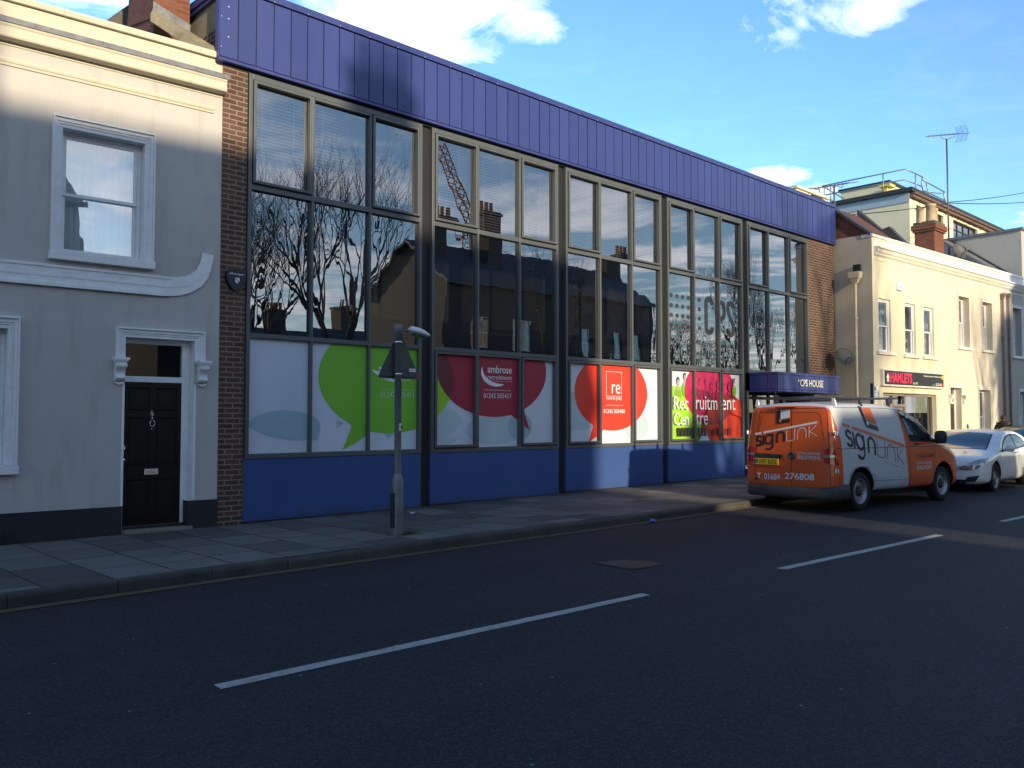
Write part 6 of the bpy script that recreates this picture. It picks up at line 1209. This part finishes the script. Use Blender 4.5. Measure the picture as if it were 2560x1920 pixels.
pj('', None, [P([(.91, 1.81), (1.01, 1.805), (1.13, 1.52), (1.465, 1.445), (1.475, 1.365), (1.07, 1.44)])], black_v, side3, SD, .005, .1, g, False); pj('', None, [P([(1.035, 1.79), (1.31, 1.775), (1.455, 1.475), (1.15, 1.54)])], orange_v, side3, SD, .005, .1, g, False); pj('', None, [P(ell(1.135, 1.51, .04, .042, 18))], white_v, side3, SD, .008, .1, g, False)
ptext(g, 'Vehicle Graphics  Signs', grey_v, 1.50, .80, .84, .05, side3, SD, 0, -.19); ptext(g, 'T. 01684 276808', mat('dark_red_brown_vinyl', (.14, .03, .02), .5), 2.72, .855, .70, .068, side3, SD, .01); ptext(g, 'TOTAL SIGNAGE', white_v, 2.74, .735, .58, .045, side3, SD); ptext(g, 'SOLUTIONS', white_v, 2.74, .635, .58, .075, side3, SD, .01)
g.build('side_graphic', van, recalc=False)
# mirror, handle, roof bars, fuel flap, aerial
g = MB(); g.lathe([(.0, -.12), (.085, -.115), (.115, -.06), (.12, .03), (.105, .10), (.05, .13), (0, .132)], (3.42, -1.07, 1.235), plastic_g, 'z', 18); 
for i, v in enumerate(g.v): g.v[i] = (3.42+(v[0]-3.42)*.62, v[1], v[2])
g.tube([(3.44, -.90, 1.17), (3.43, -1.0, 1.17)], .035, plastic_g, 10); g.build('wing_mirror', van)
g = MB(); g.lathe([(.0, -.12), (.085, -.115), (.115, -.06), (.12, .03), (.105, .10), (.05, .13), (0, .132)], (3.42, 1.07, 1.235), plastic_g, 'z', 18); g.tube([(3.44, .90, 1.17), (3.43, 1.0, 1.17)], .035, plastic_g, 10); g.build('wing_mirror', van)
g = MB(); g.tube([(2.66, -.945, 1.125), (2.70, -.958, 1.12), (2.80, -.958, 1.115), (2.84, -.945, 1.115)], .014, plastic_g, 8); g.build('door_handle', van)
bar_m = mat('roof_bar_steel', (.12, .125, .135), .45, metal=.6, var=.2)
for x in (.22, 1.05, 2.02):
    g = MB(); g.tube([(x, .78, 1.955), (x, -.95, 1.965)], .022, bar_m, 10)
    for s_ in (1, -1): g.prism([(s_*.74, 1.945), (s_*.79, 1.945), (s_*.82, 1.81), (s_*.75, 1.84)], 'x', x-.02, x+.02, trim_w if x < .5 else bar_m)
    g.build('roof_bar', van)
g = MB(); g.tube([(.45, .52, 1.86), (.40, .52, 2.10)], .006, plastic_g, 6); g.build('radio_aerial', van)
g = MB(); g.box(.3, 4.5, -.6, .6, .17, .30, plastic_g); g.tube([(.1, -.35, .22), (1.5, -.35, .22)], .03, plastic_g, 8); g.build('underbody', van)
# front details (towards the white car)
g = MB(); F3 = lambda y, z: (4.6, y, z); project(*P([(-.5, .62), (.5, .62), (.5, .74), (-.5, .74)]), plastic_g, vbvh, F3, (-1, 0, 0), .006, .08, g); project(*P([(-.8, .30), (.8, .30), (.78, .52), (-.78, .52)]), plastic_g, vbvh, F3, (-1, 0, 0), .02, .08, g); g.build('front_bumper', van, recalc=False)

# ------------------------------------------------- cars (local frame: front bumper at the origin, body behind it at x < 0, y left)
def hatchback(loc, yaw, paint, label, name='parked_car'):
    car = empty(name, loc, label, 'car', 'cars parked nose to tail beyond the van', rz=yaw)
    st = [(0.0, .32, .56, .56, 0, .05, .02), (-.02, .26, .63, .69, 0, .06, .03), (-.06, .21, .685, .785, 0, .07), (-.15, .19, .735, .85, 0, .08), (-.35, .18, .78, .88, 0, .09), (-.65, .18, .825, .888, 0, .09, .05), (-.95, .18, .875, .89, 0, .08, .06), (-1.15, .18, .925, .89, 0, .07, .05), (-1.35, .18, 1.0, .89, 0, .07), (-1.6, .18, 1.125, .89, 0, .07), (-1.85, .18, 1.225, .89, 0, .08), (-2.1, .18, 1.29, .89, 0, .08), (-2.45, .18, 1.325, .89, 0, .08), (-2.9, .18, 1.325, .89, 0, .08), (-3.25, .18, 1.285, .89, 0, .08), (-3.6, .19, 1.205, .885, 0, .08), (-3.85, .20, 1.08, .865, 0, .08), (-4.03, .22, .97, .83, 0, .08), (-4.14, .26, .85, .78, 0, .08), (-4.18, .34, .70, .70, 0, .08, .02)]
    global arch_z, vbvh; arch_z = .33
    save = vbvh; body, vbvh = loft(st[::-1], .86, .40, paint, plastic_g, [(-.86, .355), (-3.41, .355)], 'body', car, 4.3)
    for x in (-.86, -3.41):
        for s_ in (1, -1): wheel(car, x, s_*.775, .32, .21, 'alloy')
    for s_ in (1, -1):
        t3 = lambda x, z: (x, s_*.8, z); d_ = (0, -s_, 0)
        w1 = [(-1.40, .895), (-1.74, 1.06), (-2.07, 1.17), (-2.48, 1.22), (-2.48, .925)]; w2 = [(-2.56, .93), (-2.56, 1.222), (-2.95, 1.21), (-3.22, 1.135), (-3.38, 1.03), (-3.34, .98), (-3.1, .955)]
        o = pj('side_window', car, [P([(-1.26, .855), (-1.70, 1.085), (-2.05, 1.20), (-2.5, 1.25), (-2.97, 1.24), (-3.28, 1.16), (-3.44, 1.04), (-3.38, .95), (-2.5, .90)])], seal, t3, d_, .003); pj('glass_pane', o, [P(w1)], cglass, t3, d_, .006); pj('glass_pane', o, [P(w2)], cglass, t3, d_, .006)
        g = MB(); g.lathe([(.0, -.09), (.05, -.085), (.085, -.03), (.088, .02), (.06, .075), (0, .085)], (-1.50, s_*1.0, .955), paint, 'z', 16); g.tube([(-1.47, s_*.88, .90), (-1.49, s_*.96, .92)], .03, paint, 8)
        for i, v in enumerate(g.v): g.v[i] = (v[0], s_*1.0+(v[1]-s_*1.0)*1.25 if abs(v[1]) > .9 else v[1], v[2])
        g.build('wing_mirror', car)
        o = pj('headlight', car, [P([(s_*.38, .555), (s_*.42, .50), (s_*.60, .50), (s_*.75, .54), (s_*.85, .67), (s_*.862, .755), (s_*.72, .72), (s_*.52, .63)])], mat('headlight_bezel', (.42, .43, .45), .2, metal=.6, coat=1, var=.5, vscale=25), lambda y, z: (0, y, z), (-1, 0, 0), .006, .05)
        pj('lens', o, [P(ell(s_*.50, .56, .055, .035, 14)), P(ell(s_*.65, .585, .06, .04, 14)), P([(s_*.72, .60), (s_*.80, .66), (s_*.84, .73), (s_*.75, .69)])], lamp_clear, lambda y, z: (0, y, z), (-1, 0, 0), .010, .05)
        pj('fog_lamp', car, [P([(s_*.47, .25), (s_*.70, .27), (s_*.78, .40), (s_*.56, .36)])], plastic_g, lambda y, z: (0, y, z), (-1, 0, 0), .006, .05)
        g = MB(); g.tube([(-2.28, s_*.905, .83), (-2.32, s_*.918, .83), (-2.44, s_*.918, .832), (-2.48, s_*.905, .832)], .013, paint, 8); g.build('door_handle', car)
        pj('panel_gap', car, [line([(-1.22, .86), (-1.18, .6), (-1.24, .28), (-2.4, .27), (-2.58, .5), (-2.60, .93)], .007), line([(-.9, .20), (-1.3, .20)], .002)], gap, t3, d_, .002)
    ws = [(-1.05, -.62), (-1.86, -.53), (-1.93, 0), (-1.86, .53), (-1.05, .62), (-.98, 0)]
    o = pj('windscreen', car, [P(grow_poly(ws, .05))], seal, lambda x, y: (x, y, 1.2), (0, 0, -1), .003); pj('glass_pane', o, [P(ws)], cglass, lambda x, y: (x, y, 1.2), (0, 0, -1), .006)
    fr3 = lambda y, z: (0, y, z); pj('grille', car, [P([(-.34, .50), (.34, .50), (.36, .57), (.22, .585), (-.22, .585), (-.36, .57)])], plastic_g, fr3, (-1, 0, 0), .006, .06)
    pj('grille_trim', car, [line([(-.40, .545), (-.36, .485), (.36, .485), (.40, .545)], .012), line([(-.40, .545), (-.36, .60), (.36, .60), (.40, .545)], .012)], chrome, fr3, (-1, 0, 0), .009, .06)
    pj('lower_intake', car, [P([(-.48, .215), (.48, .215), (.52, .30), (-.52, .30)])], plastic_g, fr3, (-1, 0, 0), .006, .06)
    g = MB(); g.box(-4.0, -.4, -.6, .6, .14, .22, plastic_g); g.build('underbody', car)
    vbvh = save; return car
hatchback((19.72, -4.84, -.03), R(182), mat('white_car_paint', (.80, .81, .82), .3, var=.02, coat=.8), 'white three door hatchback facing the van with its headlight showing')
hatchback((24.5, -4.70, zr(26)), R(180), mat('dark_green_car_paint', (.012, .018, .018), .25, var=.05, coat=.8), 'dark car mostly hidden behind the white hatchback at the right edge')

# ---------------------------------------------------------------- the walker
coat_m = mat('dark_winter_coat', (.010, .008, .008), .85, var=.3, vscale=12, bump=.4, bscale=40); skin_m = mat('skin', (.38, .21, .14), .6, var=.05); hair_m = mat('dark_hair', (.016, .011, .009), .7, var=.3, vscale=40, bump=.4, bscale=60); fur_m = mat('brown_fur_trim', (.13, .075, .035), .95, var=.4, vscale=60, bump=1.0, bscale=90)
PX, PY = 31.1, -2.72; pr = empty('person', (PX, PY, zg(31)), 'person in dark coat with brown fur-trimmed hood walking away behind the white car', 'person', rz=R(12))
me = bpy.data.meshes.new('body'); pr.scale = (.91, .91, .91); J = [((0, 0, .93), .15), ((.01, 0, 1.10), .155), ((.03, 0, 1.28), .17), ((.04, 0, 1.42), .12), ((.05, 0, 1.50), .065), ((.06, 0, 1.56), .06),
 ((.03, .19, 1.38), .085), ((-.03, .25, 1.14), .065), ((.08, .24, .92), .05), ((.13, .235, .84), .035), ((.03, -.19, 1.38), .085), ((.10, -.25, 1.14), .065), ((.20, -.22, .94), .05), ((.25, -.21, .87), .035),
 ((.0, .09, .84), .10), ((.12, .10, .48), .07), ((.10, .10, .10), .05), ((.20, .10, .04), .045), ((0, -.09, .84), .10), ((-.06, -.10, .48), .07), ((-.22, -.10, .14), .05), ((-.14, -.10, .05), .045)]
E_ = [(0, 1), (1, 2), (2, 3), (3, 4), (4, 5), (3, 6), (6, 7), (7, 8), (8, 9), (3, 10), (10, 11), (11, 12), (12, 13), (0, 14), (14, 15), (15, 16), (16, 17), (0, 18), (18, 19), (19, 20), (20, 21)]
me.from_pydata([j[0] for j in J], E_, []); bo = bpy.data.objects.new('body', me); COL.objects.link(bo); bo.parent = pr; me.materials.append(coat_m)
sk = bo.modifiers.new('skin', 'SKIN'); sk.use_smooth_shade = True
for i, (p_, r_) in enumerate(J): me.skin_vertices[0].data[i].radius = (r_, r_*(.82 if i in (0, 1, 2) else 1))
me.skin_vertices[0].data[0].use_root = True; ss = bo.modifiers.new('sub', 'SUBSURF'); ss.levels = ss.render_levels = 2
def blob_mesh(name, par, c, sx, sy, sz, m_, sub=3, fn=None):
    bm = bmesh.new(); bmesh.ops.create_icosphere(bm, subdivisions=sub, radius=1)
    for v in bm.verts:
        if fn: fn(v)
        v.co = Vector((v.co.x*sx+c[0], v.co.y*sy+c[1], v.co.z*sz+c[2]))
    me = bpy.data.meshes.new(name); bm.to_mesh(me); bm.free(); me.materials.append(m_)
    for p_ in me.polygons: p_.use_smooth = True
    o = bpy.data.objects.new(name, me); COL.objects.link(o); o.parent = par; return o
def headf(v):
    if v.co.z < -.2: v.co.x *= 1-.15*(-v.co.z); v.co.y *= 1-.35*(-v.co.z-.2)
    if v.co.x > .85 and abs(v.co.y) < .3 and -.35 < v.co.z < .15: v.co.x += .16   # nose
hd = blob_mesh('head', pr, (.075, 0, 1.625), .098, .076, .118, skin_m, 3, headf)
for s_ in (1, -1): blob_mesh('ear', hd, (.07, s_*.077, 1.615), .016, .008, .03, skin_m, 2)
blob_mesh('hair', pr, (.058, 0, 1.65), .100, .083, .105, hair_m, 3, lambda v: setattr(v, 'co', v.co*(1+.03*math.sin(v.co.x*23+v.co.z*31))) if v.co.x < .55 or v.co.z > .5 else setattr(v, 'co', v.co*.8))
hood = blob_mesh('hood', pr, (-.055, 0, 1.455), .11, .165, .10, coat_m, 3, lambda v: setattr(v, 'co', v.co*(1+.06*math.sin(v.co.y*9+v.co.z*7))))
g = MB(); rr = random.Random(4); pts = [(.03-.13*math.sin(R(a)), .20*math.cos(R(a)), 1.47-.075*math.sin(R(a))) for a in range(-10, 191, 12)]; g.tube(pts, [.030+rr.uniform(-.006, .008) for _ in pts], fur_m, 10); g.build('fur_trim', hood)
